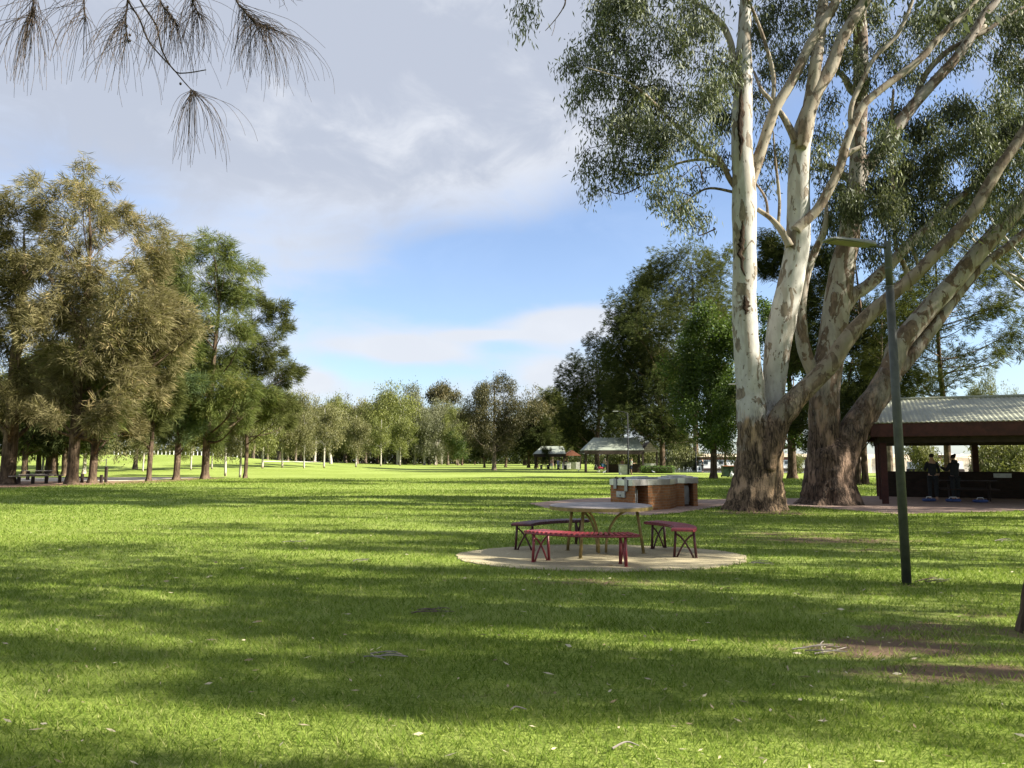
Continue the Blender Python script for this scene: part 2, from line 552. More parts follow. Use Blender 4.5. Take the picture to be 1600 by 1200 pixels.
plain('lamp_green', (0.046, 0.050, 0.042), 0.5, 0, 0.25, 9, 0.4)
plain('lamp_grey', (0.19, 0.195, 0.195), 0.5, 0, 0.15, 9)
plain('lens', (0.20, 0.185, 0.12), 0.4, 0, 0.1, 9)
plain('steel', (0.60, 0.585, 0.56), 0.32, 0.85, 0.12, 4, 0.5, 0.05)
plain('dull_steel', (0.34, 0.34, 0.33), 0.45, 0.6, 0.2, 5)
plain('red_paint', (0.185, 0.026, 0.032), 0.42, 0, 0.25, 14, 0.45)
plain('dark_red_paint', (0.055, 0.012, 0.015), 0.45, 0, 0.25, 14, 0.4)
plain('gold_paint', (0.225, 0.165, 0.060), 0.5, 0.2, 0.25, 12, 0.4)
plain('weathered_top', (0.205, 0.180, 0.170), 0.55, 0, 0.25, 5, 0.4)
plain('timber_red', (0.044, 0.013, 0.010), 0.7, 0, 0.3, 5)
plain('timber_dark', (0.030, 0.020, 0.016), 0.8, 0, 0.3, 5)
plain('timber_grey', (0.245, 0.215, 0.185), 0.85, 0, 0.3, 5)
plain('roof_cream', (0.265, 0.275, 0.205), 0.45, 0, 0.12, 1.2, 0.4)
plain('roof_white', (0.235, 0.26, 0.215), 0.5, 0, 0.12, 0.8)
plain('concrete', (0.40, 0.40, 0.37), 0.85, 0, 0.25, 3)
plain('white_paint', (0.72, 0.72, 0.71), 0.5, 0, 0.06, 2)
plain('cream_paint', (0.62, 0.54, 0.40), 0.6, 0, 0.1, 2)
plain('rust_paint', (0.24, 0.095, 0.065), 0.6, 0, 0.15, 2)
plain('glass_dark', (0.035, 0.045, 0.060), 0.12, 0, 0.1, 2, 0.5)
plain('black_rubber', (0.018, 0.018, 0.020), 0.8, 0, 0.2, 6)
plain('bin_green', (0.020, 0.042, 0.025), 0.5, 0, 0.2, 4)
plain('bin_lid', (0.30, 0.135, 0.075), 0.5, 0, 0.2, 4)
plain('plastic_white', (0.70, 0.70, 0.72), 0.5, 0, 0.1, 6)
plain('plastic_teal', (0.060, 0.33, 0.31), 0.4, 0, 0.1, 6)
plain('plastic_blue', (0.04, 0.07, 0.20), 0.5, 0, 0.2, 6)
plain('skin', (0.48, 0.29, 0.20), 0.6, 0, 0.1, 8)
plain('hair_dark', (0.025, 0.018, 0.014), 0.7, 0, 0.2, 30)
plain('hair_grey', (0.36, 0.34, 0.32), 0.7, 0, 0.2, 30)
plain('cloth_black', (0.022, 0.023, 0.026), 0.9, 0, 0.2, 12)
plain('cloth_white', (0.68, 0.68, 0.68), 0.9, 0, 0.05, 12)
plain('cloth_blue', (0.28, 0.31, 0.52), 0.9, 0, 0.15, 12)
plain('cloth_navy', (0.030, 0.036, 0.075), 0.9, 0, 0.15, 12)
plain('cloth_pink', (0.55, 0.30, 0.26), 0.9, 0, 0.15, 12)
plain('cloth_beige', (0.48, 0.42, 0.28), 0.9, 0, 0.15, 12)
plain('cloth_red', (0.22, 0.025, 0.045), 0.9, 0, 0.15, 12)
plain('cloth_teal', (0.030, 0.075, 0.135), 0.9, 0, 0.15, 12)
plain('feather', (0.72, 0.72, 0.70), 0.9, 0, 0.06, 20)
plain('water', (0.10, 0.13, 0.14), 0.06, 0, 0.1, 0.3, 0.5, 0.05)
# ------------------------------------------------------------------ trees
def foliage(L, kind, n, rng, axis, ll, lw, jitter=0.18, clump=None):
    """leaf rows spread through the lobes L (k x 6: centre, half axes)"""
    L = np.asarray(L, float)
    wgt = (L[:, 3] * L[:, 5]) ** 0.9
    size = {'needle': 9, 'gum': 13, 'broad': 8}[kind]
    if clump:
        k, f = clump
        sub = []
        for l in L:
            for _ in range(max(2, int(k * rng.uniform(.7, 1.3)))):
                u0 = unit(rng.normal(0, 1, 3)) * rng.random() ** .45 * l[3:]
                q = f * rng.uniform(.65, 1.35)
                sub.append((*(l[:3] + u0), *(l[3:] * q * [1, 1, 1.25])))
        L = np.array(sub)
        wgt = (L[:, 3] * L[:, 5]) ** 0.9
    ns = max(1, n // size)
    idx = rng.choice(len(L), ns, p=wgt / wgt.sum())
    u = unit(rng.normal(0, 1, (ns, 3)))
    r = rng.random(ns) ** 0.42 * (1 + jitter * np.abs(rng.normal(0, 1, ns)))
    c = L[idx, :3] + u * r[:, None] * L[idx, 3:]
    lt = rng.normal(0, 0.12, len(L))
    tone_s = 0.45 + lt[idx] + rng.normal(0, 0.16, ns)
    C = np.repeat(c, size, 0)
    U = np.repeat(u, size, 0)
    m = len(C)
    N3 = rng.normal(0, 1, (m, 3))
    if kind == 'needle':
        h = C - np.asarray(axis, float)
        h[:, 2] = 0
        d = unit(h) * 0.75 + U * 0.45
        d[:, 2] += 0.22
        ds = np.repeat(rng.normal(0, 0.50, (ns, 3)), size, 0)
        A = unit(d + ds + N3 * 0.26)
        A[:, 2] -= 0.34
        A = unit(A) * (ll * rng.uniform(0.55, 1.15, m))[:, None]
        P = C + rng.normal(0, 0.16 * ll, (m, 3))
        B = unit(np.cross(A, rng.normal(0, 1, (m, 3)))) * lw
    elif kind == 'gum':
        P = C + N3 * np.array([0.95, 0.95, 1.2]) * ll * 1.05
        A = unit(np.array([0, 0, -1.0]) + rng.normal(0, 0.44, (m, 3))) * (ll * rng.uniform(0.5, 1.4, m))[:, None]
        B = unit(np.cross(A, rng.normal(0, 1, (m, 3)))) * lw
    else:
        P = C + N3 * ll * 1.1
        A = unit(rng.normal(0, 1, (m, 3)) + np.array([0, 0, -0.35])) * (ll * rng.uniform(0.7, 1.2, m))[:, None]
        B = unit(np.cross(A, rng.normal(0, 1, (m, 3)) + np.array([0, 0, 0.8]))) * lw
    tone = np.clip(np.repeat(tone_s, size) + rng.normal(0, 0.13, m), 0, 1)
    return P, A, B, tone, c


def butt(mb, pts, rad, sides, rng, flute=0.16, lobes=7, top=4):
    """fluted trunk: ribs fade out over the first rings"""
    P = np.asarray(pts, float)
    rad = np.asarray(rad, float)
    T, N, B = frames(P)
    a = np.arange(sides) * 2 * math.pi / sides
    ph = rng.uniform(0, 6.28, 3)
    prof = np.cos(lobes * a + ph[0]) * 0.5 + np.cos((lobes - 3) * a + ph[1]) * 0.35 + np.cos((lobes + 4) * a + ph[2]) * 0.3
    fade = np.exp(-np.arange(len(P)) / top)
    k = rng.normal(0, 1, (len(P), sides))
    k = (k + np.roll(k, 1, 1) + np.roll(k, -1, 1)) / 3
    rr = rad[:, None] * (1 + flute * fade[:, None] * prof[None, :] + 0.035 * k)
    V = P[:, None, :] + rr[..., None] * (np.cos(a)[None, :, None] * N[:, None, :] + np.sin(a)[None, :, None] * B[:, None, :])
    Fc = []
    for i in range(len(P) - 1):
        for q in range(sides):
            j = (q + 1) % sides
            Fc.append((i * sides + q, i * sides + j, (i + 1) * sides + j, (i + 1) * sides + q))
    Fc.append(tuple((len(P) - 1) * sides + q for q in range(sides)))
    mb.add(V.reshape(-1, 3), Fc)


def limb(mb, pts, rad, rng, k=5, sides=9, rough=0.05):
    P = catmull(pts, k)
    r = np.interp(np.linspace(0, len(pts) - 1, len(P)), range(len(pts)), rad)
    mb.tube(P, r, sides, True, rough, rng)


def auto_limbs(mb, L, trunk, trad, rng, twigs=4, zmin=0.2, lean=0.75, thick=0.4, cap=40):
    trunk = np.asarray(trunk, float)
    zs = trunk[:, 2]
    order = rng.permutation(len(L))[:cap]
    for i in order:
        c = np.asarray(L[i][:3], float)
        ax = np.array([np.interp(c[2], zs, trunk[:, 0]), np.interp(c[2], zs, trunk[:, 1])])
        dist = np.linalg.norm(c[:2] - ax)
        za = np.clip(c[2] - dist * lean * rng.uniform(0.7, 1.2) - 0.2, zs[-1] * zmin, zs[-1] * 0.97)
        a = np.array([np.interp(za, zs, trunk[:, 0]), np.interp(za, zs, trunk[:, 1]), za])
        r0 = max(0.02, np.interp(za, zs, trad) * thick)
        mid = (a + c) / 2 + rng.normal(0, 0.06, 3) * (dist + 0.5) + np.array([0, 0, -0.06 * dist])
        limb(mb, [a, mid, c], [r0, r0 * 0.6, max(0.012, r0 * 0.22)], rng, 3, 5, 0.08)
        for _ in range(twigs):
            e = c + unit(rng.normal(0, 1, 3)) * np.asarray(L[i][3:6]) * rng.uniform(0.5, 0.95)
            s = a + (c - a) * rng.uniform(0.5, 1.0)
            mb.tube(np.array([s, (s + e) / 2 + rng.normal(0, 0.05, 3), e]), [max(0.012, r0 * 0.25), 0.012, 0.006], 3, False)


def tree_meshes(L, kind, n, ll, lw, trunk, trad, leafm, barkm, seed, twigs=3, sides=10, flare=True, lean=0.75, zmin=0.2, thick=0.4, capn=40, jitter=0.18, clump=None):
    rng = np.random.default_rng(seed)
    L = np.asarray(L, float)
    trunk = np.asarray(trunk, float)
    ax = np.array([0, 0, 0.0])
    if clump is None and kind == 'needle':
        clump = (6, .52)
    P, A, B, tone, c = foliage(L, kind, n, rng, ax, ll, lw, jitter, clump)
    crown = leafmesh('crown', P, A, B, tone, M[leafm])
    mb = MB()
    tp = catmull(trunk, 4)
    tr = np.interp(np.linspace(0, len(trunk) - 1, len(tp)), range(len(trunk)), trad)
    if flare:
        tp2 = np.concatenate([tp[:1] - [[0, 0, 0.15]], tp[:1] + [[0, 0, 0.12]], tp[1:]])
        tr2 = np.concatenate([[tr[0] * 1.55], [tr[0] * 1.28], tr[1:]])
        butt(mb, tp2, tr2, sides, rng, 0.10, 5, 2)
    else:
        mb.tube(tp, tr, sides, True, 0.03, rng)
    auto_limbs(mb, L, trunk, trad, rng, twigs, zmin, lean, thick, capn)
    o = mb.build('trunk', M[barkm], None, True)
    tme = o.data
    bpy.data.objects.remove(o)
    return tme, crown


def place(meshes, name, label, cat, loc, scale=1.0, rz=0.0, group=None, leafm=None, barkm=None):
    t = thing(name, label, cat, loc, rz, group)
    t.scale = (scale, scale, scale) if np.ndim(scale) == 0 else scale
    for nm, me, ov in (('trunk', meshes[0], barkm), ('crown', meshes[1], leafm)):
        o = link(nm, me, t)
        if ov:
            o.material_slots[0].link = 'OBJECT'
            o.material_slots[0].material = M[ov]
    return t


def px_lobes(items, D, Rd, rng, base, axis_px=None, dense=1.0, back=True):
    """lobes given as (px, py, r_px) in the photo become round lobes round the trunk at distance D"""
    out = []
    for it in items:
        px, py, r = it[0], it[1], it[2]
        rm = r * D / F
        dx = (px - axis_px) * D / F if axis_px is not None else 0
        room = math.sqrt(max(0.1, Rd * Rd - min(abs(dx), Rd * 0.95) ** 2))
        dy = it[3] if len(it) > 3 else rng.uniform(-0.75, 0.45) * room
        c = W(px, py, D + dy) - base
        out.append((*c, rm, rm, rm * (it[4] if len(it) > 4 else 0.9)))
        if back and len(it) < 4 and rng.random() < 0.35 and dy < 0:
            c2 = c + np.array([rng.normal(0, 0.3) * rm, room * 1.1, rng.normal(0, 0.3) * rm])
            out.append((*c2, rm, rm, rm))
    return np.array(out)


# ---- she-oaks of the left clump, shaped after their silhouettes
def left_oaks():
    grp = 'she-oaks along the left edge of the lawn'

    def oak(px, py, wpx, items, Rd, leafm, n, seed, label, ll=0.66, lw=0.019, top=None, lean=0.9, r_scale=1.1, bark='bark_oak'):
        base = G(px, py)
        D = base[1]
        rng = np.random.default_rng(seed)
        L = px_lobes([(a, b, c * r_scale) for a, b, c in items], D, Rd, rng, base, px)
        ztop = max(L[:, 2]) * 0.95 if top is None else top
        r0 = wpx * D / F / 2
        trunk = [(0, 0, 0), (0.05, 0, ztop * 0.2), (rng.normal(0, .25), 0.1, ztop * 0.5), (rng.normal(0, .3), 0.1, ztop * 0.8), (0, 0, ztop)]
        ms = tree_meshes(L, 'needle', n, ll, lw, trunk, [r0, r0 * 0.9, r0 * 0.62, r0 * 0.3, 0.03], leafm, bark, seed, 3, 12, True, lean, 0.16)
        return place(ms, 'she_oak', label, 'tree', base, 1, 0, grp)

    brown = [(126, 262, 15), (118, 290, 20), (135, 300, 18), (52, 282, 15), (30, 302, 14), (70, 312, 22), (172, 287, 9), (152, 320, 20), (192, 330, 13), (128, 325, 24),
             (66, 345, 24), (92, 372, 26), (141, 376, 26), (165, 345, 14), (155, 425, 28), (115, 437, 26), (66, 410, 16), (247, 371, 20), (228, 393, 20), (268, 382, 15), (205, 420, 14),
             (66, 477, 30), (52, 515, 22), (110, 477, 30), (146, 495, 32), (185, 466, 28), (190, 510, 32), (80, 548, 28), (66, 580, 22), (132, 548, 32), (168, 557, 30),
             (202, 546, 28), (245, 500, 28), (283, 508, 26), (306, 520, 16), (265, 540, 28), (236, 563, 22), (52, 622, 24), (88, 615, 26), (146, 603, 28), (185, 615, 26), (159, 650, 24),
             (135, 664, 14), (190, 648, 18), (42, 645, 16), (88, 652, 20), (205, 590, 22), (110, 580, 26), (30, 490, 14)]
    oak(112, 757, 17, brown, 5.2, 'leaf_brown_oak', 90000, 11, 'tallest golden brown she-oak, its dark trunk standing on the brown mulch', r_scale=1.12)
    dark = [(-8, 320, 22), (8, 345, 20), (18, 375, 16), (0, 400, 26), (24, 410, 16), (10, 450, 24), (-20, 450, 30), (20, 480, 16), (-5, 510, 26), (36, 525, 18), (10, 550, 24),
            (30, 585, 16), (-15, 590, 30), (12, 620, 20), (26, 640, 14), (-10, 650, 20), (-40, 380, 30), (-60, 520, 40), (-50, 620, 34), (25, 440, 12)]
    oak(11, 757, 22, dark, 5.0, 'leaf_shaded_oak', 44000, 12, 'shaded dark she-oak with the thick trunk at the left edge of the lawn')
    behind = [(150, 560, 26), (120, 600, 26), (175, 600, 26), (150, 640, 24), (125, 655, 18), (172, 655, 18), (140, 520, 24), (190, 570, 22), (105, 560, 22), (195, 630, 16), (150, 470, 22)]
    oak(144, 755, 12, behind, 4.0, 'leaf_green_oak', 30000, 13, 'she-oak with a slim dark trunk just right of the tallest brown one')
    low = [(221, 625, 22), (247, 600, 24), (216, 652, 18), (239, 627, 22), (221, 592, 20), (236, 660, 18), (205, 672, 10), (255, 640, 18), (260, 570, 22), (230, 555, 22), (262, 610, 20), (225, 690, 8)]
    oak(232, 753, 8, low, 3.4, 'leaf_mid_oak', 26000, 14, 'she-oak with the slimmest trunk and dark low foliage at the mulch edge')
    blue = [(283, 579, 20), (265, 619, 24), (247, 654, 18), (283, 645, 22), (265, 678, 14), (300, 655, 18), (300, 610, 20), (270, 545, 20), (290, 540, 20), (300, 575, 18), (250, 625, 16), (292, 685, 10)]
    oak(275, 750, 10.5, blue, 3.6, 'leaf_blue_oak', 32000, 15, 'blue green she-oak with drooping skirts and a straight dark trunk')
    green = [(322, 378, 15), (340, 385, 16), (291, 398, 20), (274, 415, 20), (310, 400, 20), (353, 396, 20), (331, 422, 24), (371, 424, 20), (247, 438, 20), (287, 438, 26), (309, 468, 26),
             (349, 460, 28), (378, 466, 20), (265, 468, 26), (318, 504, 28), (353, 510, 26), (327, 548, 26), (362, 557, 24), (310, 583, 24), (290, 510, 24), (285, 605, 22), (327, 617, 26),
             (353, 625, 24), (318, 661, 24), (345, 670, 20), (378, 652, 18), (372, 605, 22), (300, 640, 20), (340, 585, 24), (300, 555, 22), (330, 692, 10), (380, 520, 16)]
    oak(320, 749, 12, green, 5.5, 'leaf_green_oak', 78000, 16, 'tall bright green she-oak with a stout trunk at the end of the mulch')
    openc = [(406, 470, 16), (425, 480, 14), (442, 484, 12), (411, 497, 16), (442, 513, 14), (398, 530, 20), (428, 530, 14), (446, 548, 14), (424, 566, 20), (455, 581, 12), (398, 585, 20), (433, 597, 20),
             (405, 619, 18), (432, 625, 16), (450, 630, 12), (395, 560, 16), (410, 650, 14), (385, 620, 14), (440, 655, 10)]
    oak(383, 747, 6, openc, 3.8, 'leaf_mid_oak', 28000, 17, 'open dark she-oak with flat layered sprays at the right end of its row', lean=0.45, r_scale=0.92)


# ---- generic crowns
def cone_lobes(rng, H, Rr, z0, k, tilt=0.25, flat=0.8):
    L = []
    for i in range(k):
        t = (i + 0.5) / k
        z = z0 + (H - z0) * t
        prof = (1 - t) ** 0.75 * (0.55 + 0.45 * min(1, t * 5)) + 0.07
        a = i * 2.4 + rng.uniform(-0.5, 0.5)
        r = Rr * prof * rng.uniform(0.35, 0.95)
        s = Rr * (0.20 + 0.30 * prof) * rng.uniform(0.75, 1.25)
        L.append((r * math.cos(a), r * math.sin(a), z + rng.normal(0, 0.02 * H), s, s, s * flat))
    return np.array(L)


def dome_lobes(rng, H, Rr, z0, k, small=0.30):
    L = []
    for i in range(k):
        u = unit(rng.normal(0, 1, 3))
        q = rng.random() ** 0.5
        zc = (H + z0) / 2
        c = np.array([u[0] * Rr * q, u[1] * Rr * q, zc + u[2] * (H - z0) / 2 * q])
        s = Rr * small * rng.uniform(0.7, 1.35)
        L.append((*c, s, s, s * 1.05))
    return np.array(L)


def straight(H, r, rng, lean=0.02):
    return ([(0, 0, 0), (rng.normal(0, lean) * H * .3, rng.normal(0, lean) * H * .3, H * .3), (rng.normal(0, lean) * H, rng.normal(0, lean) * H, H * .65), (rng.normal(0, lean) * H, 0, H)],
            [r, r * .82, r * .45, 0.03])


PROTO = {}


def protos():
    for s in range(3):      # she-oak, 10 m, broad cone
        rng = np.random.default_rng(100 + s)
        tr, ra = straight(9.6, 0.26, rng)
        PROTO['oak', s] = tree_meshes(cone_lobes(rng, 10, 3.2, 2.7, 36), 'needle', 24000, 0.70, 0.034, tr, ra, 'leaf_dark_oak', 'bark_oak', 200 + s, 2, 8, True, 0.8)
    for s in range(4):      # field gum, 10 m
        rng = np.random.default_rng(300 + s)
        tr, ra = straight(8.8, 0.20, rng, 0.03)
        L = dome_lobes(rng, 10, 3.2, 1.6, 26, 0.34)
        PROTO['gum', s] = tree_meshes(L, 'gum', 17000, 0.27, 0.045, tr, ra, 'leaf_far_gum', 'bark_grey', 400 + s, 2, 8, True, 0.9, 0.3, 0.45, 40, .06, (5, .46))
    for s in range(2):      # slender young gum with a white stem, 10 m
        rng = np.random.default_rng(500 + s)
        tr, ra = straight(9.0, 0.15, rng, 0.02)
        L = dome_lobes(rng, 10, 2.6, 2.2, 24, 0.32)
        PROTO['young', s] = tree_meshes(L, 'gum', 10000, 0.27, 0.045, tr, ra, 'leaf_far_gum', 'bark_white', 600 + s, 2, 8, False, 1.1, 0.4, 0.4, 40, .06, (5, .46))
    rng = np.random.default_rng(700)
    tr, ra = straight(9.5, 0.14, rng, 0.02)
    L = [(*(np.array([math.cos(a) * q, math.sin(a) * q, 9.2 + rng.uniform(-.5, .7)])), 1.0, 1.0, 0.6) for a, q in zip(rng.uniform(0, 6.28, 12), rng.uniform(0.3, 3.0, 12))]
    PROTO['umbrella', 0] = tree_meshes(L, 'gum', 6000, 0.34, 0.06, tr, ra, 'leaf_red_gum', 'bark_white', 701, 1, 6, False, 0.95, 0.5, 0.5)
    for s in range(2):      # shade tree outside the frame, 14 m, open crown
        rng = np.random.default_rng(800 + s)
        tr, ra = straight(12.5, 0.34, rng, 0.03)
        L = dome_lobes(rng, 15, 4.4, 4.5, 26, 0.22)
        PROTO['shade', s] = tree_meshes(L, 'gum', 5200, 0.36, 0.07, tr, ra, 'leaf_gum', 'bark_grey', 810 + s, 2, 10, True, 0.9, 0.3, 0.35, 40, .10, (4, .40))
    for s in range(2):      # low shrub, 2 m
        rng = np.random.default_rng(900 + s)
        tr, ra = straight(1.5, 0.05, rng, 0.06)
        L = dome_lobes(rng, 2.0, 1.15, 0.25, 12, 0.42)
        PROTO['shrub', s] = tree_meshes(L, 'gum', 4500, 0.17, 0.03, tr, ra, 'leaf_shrub', 'bark_grey', 910 + s, 2, 6, False, 0.6, 0.1, 0.5)


def at_px(px, D):
    x = (px - 800) / F * (D * CP + 0)          # close enough for a base near the horizon line
    return np.array([x, D, float(gz(x, D))])


def put(proto, px, py, top, name, label, cat='tree', group=None, leafm=None, barkm=None, rz=None, D=None, wide=1.0):
    """a copy of a prototype standing at photo pixel (px, py) with its top at row `top`"""
    b = G(px, py) if D is None else at_px(px, D)
    H = W(px, top, b[1])[2] - b[2]
    base = 2.0 if proto[0] == 'shrub' else 10.0 if proto[0] != 'shade' else 15.0
    s = H / base
    if rz is None:
        rz = (px * 1.37) % 6.28
    return place(PROTO[proto], name, label, cat, b, (s * wide, s * wide, s), rz, group, leafm, barkm)


def back_left():
    g = 'dark she-oaks behind the timber barrier'
    spec = [(38, 745, 560, 'oak', 0, 'leaf_dark_oak', 'small dark she-oak behind the barrier, nearest the thick left trunk'),
            (60, 742, 590, 'oak', 1, 'leaf_mid_oak', 'she-oak with a black trunk touching the white sapling stem'),
            (73, 743, 570, 'oak', 2, 'leaf_mid_oak', 'she-oak with a thin bare grey trunk left of the stouter one'),
            (84, 744, 540, 'oak', 0, 'leaf_green_oak', 'stouter she-oak behind the end of the low barrier'),
            (101, 744, 560, 'oak', 1, 'leaf_dark_oak', 'she-oak half hidden behind the tallest brown tree')]
    for px, py, top, k, s, lf, lab in spec:
        put((k, s), px, py, top, 'she_oak', lab, 'tree', g, lf)
    put(('young', 0), 66, 741, 600, 'young_gum', 'white stemmed sapling among the dark trunks behind the barrier', 'tree', None, 'leaf_far_gum', 'bark_white')
    put(('young', 1), 19, 738, 560, 'young_gum', 'white stemmed gum showing just right of the thick left trunk', 'tree', None, 'leaf_far_gum', 'bark_white')
    put(('gum', 1), 211, 733, 560, 'gum_tree', 'leaning brown trunked gum out on the sunlit slope', 'tree', None, 'leaf_far_gum', 'bark_grey')
    put(('gum', 3), 131, 740, 600, 'gum_tree', 'pale trunked gum between the two dark she-oak trunks', 'tree', None, 'leaf_far_gum', 'bark_white')


def lawn_gums():
    g = 'young white stemmed gums dotted over the far lawn'
    spec = [(352, 744, 590, 0, 'leaf_far_gum', 'mottled stemmed young gum right of the stout green she-oak'),
            (375, 746, 600, 1, 'leaf_far_gum', 'nearest young gum, white stem clear of the she-oak row'),
            (298, 735, 640, 0, 'leaf_lime_gum', 'thin pale sapling on the slope between the two stout dark trunks'),
            (223, 737, 650, 1, 'leaf_far_gum', 'thin white sapling on the slope beside the leaning brown trunk'),
            (331, 733, 655, 1, 'leaf_lime_gum', 'faint thin sapling highest on the slope'),
            (410, 732, 612, 0, 'leaf_lime_gum', 'young gum with a thick white stem and pale leaves'),
            (441, 731, 625, 1, 'leaf_far_gum', 'young gum with a dark thin stem beside the thick white stem'),
            (475, 732, 640, 0, 'leaf_far_gum', 'short young gum with low leaves, left of the forked white gum'),
            (506, 731, 628, 1, 'leaf_far_gum', 'twin stemmed young gum just before the forked white gum'),
            (556, 730, 640, 0, 'leaf_far_gum', 'young gum right of the forked white gum, stem slightly bent'),
            (595, 728, 648, 1, 'leaf_lime_gum', 'short bushy young gum low in the middle of the lawn edge'),
            (625, 728, 640, 0, 'leaf_lime_gum', 'young gum with a long bare stem right of the short bushy one')]
    for px, py, top, s, lf, lab in spec:
        put(('young', s), px, py, top, 'young_gum', lab, 'tree', g, lf, None, None, None, 0.85 if py > 740 else 1.0)


def far_band():
    g = 'gums along the far end of the lawn'
    spec = [  # px, D, top row, proto, leaves, bark, width, label
        (395, 150, 612, 1, 'leaf_lime_gum', 'bark_grey', 1.0, 'yellow green gum rising just right of the open dark she-oak'),
        (418, 165, 622, 0, 'leaf_far_gum', 'bark_grey', 1.0, 'olive gum with forked brown trunk over the young white stems'),
        (436, 200, 606, 2, 'leaf_lime_gum', 'bark_grey', 0.9, 'tall lime gum topping the left end of the far row'),
        (462, 190, 618, 3, 'leaf_far_gum', 'bark_grey', 0.95, 'olive brown gum behind the short sapling'),
        (492, 200, 617, 0, 'leaf_far_gum', 'bark_white', 1.0, 'broad olive gum directly over the forked white trunk'),
        (516, 240, 622, 1, 'leaf_lime_gum', 'bark_grey', 0.9, 'bright yellow green gum right of the broad olive one'),
        (538, 260, 623, 2, 'leaf_red_gum', 'bark_grey', 0.9, 'rounded brown gum peeping over the yellow green one'),
        (566, 240, 634, 3, 'leaf_far_gum', 'bark_grey', 0.9, 'olive gum in the low part of the far row'),
        (583, 270, 634, 0, 'leaf_lime_gum', 'bark_grey', 0.9, 'pale gum right of the low olive gum'),
        (602, 250, 612, 1, 'leaf_grey_gum', 'bark_white', 0.8, 'grey green gum with a ragged dark left shoulder'),
        (622, 230, 606, 2, 'leaf_lime_gum', 'bark_white', 0.9, 'tall sunny gum at the highest point of the far row'),
        (648, 250, 607, 3, 'leaf_grey_gum', 'bark_white', 0.8, 'tall silvery gum right of the highest sunny one'),
        (663, 230, 634, 0, 'leaf_grey_gum', 'bark_white', 0.8, 'silvery gum with a thick white trunk at the lawn edge'),
        (680, 240, 632, 1, 'leaf_grey_gum', 'bark_white', 0.8, 'silvery gum under the flat topped tree'),
        (700, 250, 632, 2, 'leaf_grey_gum', 'bark_grey', 0.8, 'silvery brown gum right of the flat topped tree'),
        (716, 230, 640, 3, 'leaf_lime_gum', 'bark_grey', 0.75, 'pale gum meeting the dark tree in the middle'),
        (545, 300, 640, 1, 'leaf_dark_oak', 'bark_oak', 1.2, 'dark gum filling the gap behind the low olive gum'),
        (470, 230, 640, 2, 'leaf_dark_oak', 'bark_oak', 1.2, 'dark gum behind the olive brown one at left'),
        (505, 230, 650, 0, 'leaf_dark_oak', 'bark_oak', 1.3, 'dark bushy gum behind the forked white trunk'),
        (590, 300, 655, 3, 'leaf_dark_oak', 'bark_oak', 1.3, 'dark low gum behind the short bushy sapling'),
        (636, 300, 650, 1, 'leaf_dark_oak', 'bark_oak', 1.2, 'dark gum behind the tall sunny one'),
        (722, 230, 668, 0, 'leaf_broad', 'bark_oak', 1.2, 'dark green low tree tucked left of the dark middle tree'),
        (350, 220, 610, 2, 'leaf_far_gum', 'bark_grey', 1.0, 'gum on the slope seen through the green she-oak'),
        (300, 200, 640, 0, 'leaf_far_gum', 'bark_grey', 1.2, 'gum on the crest behind the blue green she-oak'),
        (180, 200, 640, 1, 'leaf_far_gum', 'bark_grey', 1.2, 'gum on the crest behind the tall brown she-oak'),
        (60, 210, 640, 3, 'leaf_far_gum', 'bark_grey', 1.2, 'gum on the crest over the white car')]
    for px, D, top, s, lf, bk, wd, lab in spec:
        put(('gum', s), px, 0, top, 'gum_tree', lab, 'tree', g, lf, bk, None, D, wd * (0.85 + 0.5 * ((px * 7) % 11) / 10))
    rng = np.random.default_rng(19)
    for i in range(22):     # second row, crowns merging behind the first
        px = 388 + i * 15.5 + rng.uniform(-4, 4)
        D = rng.uniform(215, 300)
        top = rng.uniform(628, 652) - (10 if 560 < px < 700 else 0)
        put(('gum', i % 4), px, 0, top, 'gum_tree', 'dull olive gum in the merging second row behind the far end of the lawn', 'tree', 'second row of gums beyond the lawn',
            ('leaf_far_gum', 'leaf_red_gum', 'leaf_mid_oak')[i % 3], 'bark_grey', None, D, rng.uniform(.95, 1.5))
    put(('umbrella', 0), 690, 0, 606, 'umbrella_gum', 'flat topped gum on bare stems above the silvery row', 'tree', None, 'leaf_red_gum', 'bark_white', 0.4, 270, 0.75)
    # forked white gum with bare arms
    b = G(517, 725)
    D = b[1]
    t = thing('forked_gum', 'white gum forking into two bare curved arms at the lawn edge', 'tree', b)
    rng = np.random.default_rng(5)
    mb = MB()
    k = D / F
    for pts, rad in (([(517, 726), (516, 712), (512, 700)], [5.0, 3.8, 3.2]), ([(513, 704), (505, 694), (496, 687), (484, 686)], [3.4, 2.6, 2.0, 1.2]),
                     ([(515, 708), (517, 695), (522, 683), (534, 676)], [3.2, 2.4, 1.8, 1.0]), ([(504, 693), (499, 684), (492, 676)], [1.8, 1.3, 0.8])):
        limb(mb, [W(px, py, D) - b for px, py in pts], [r * k / 2 * 1.2 for r in rad], rng, 4, 8)
    mb.build('trunk', M['bark_white'], t, True)
    L = [(*(W(px, py, D + rng.uniform(-2, 2)) - b), r * k, r * k, r * k) for px, py, r in ((487, 672, 14), (505, 660, 18), (525, 660, 18), (540, 668, 12), (512, 645, 16))]
    P, A, B, tone, _ = foliage(L, 'gum', 5000, rng, (0, 0, 0), 0.4, 0.06)
    link('crown', leafmesh('crown', P, A, B, tone, M['leaf_far_gum']), t)


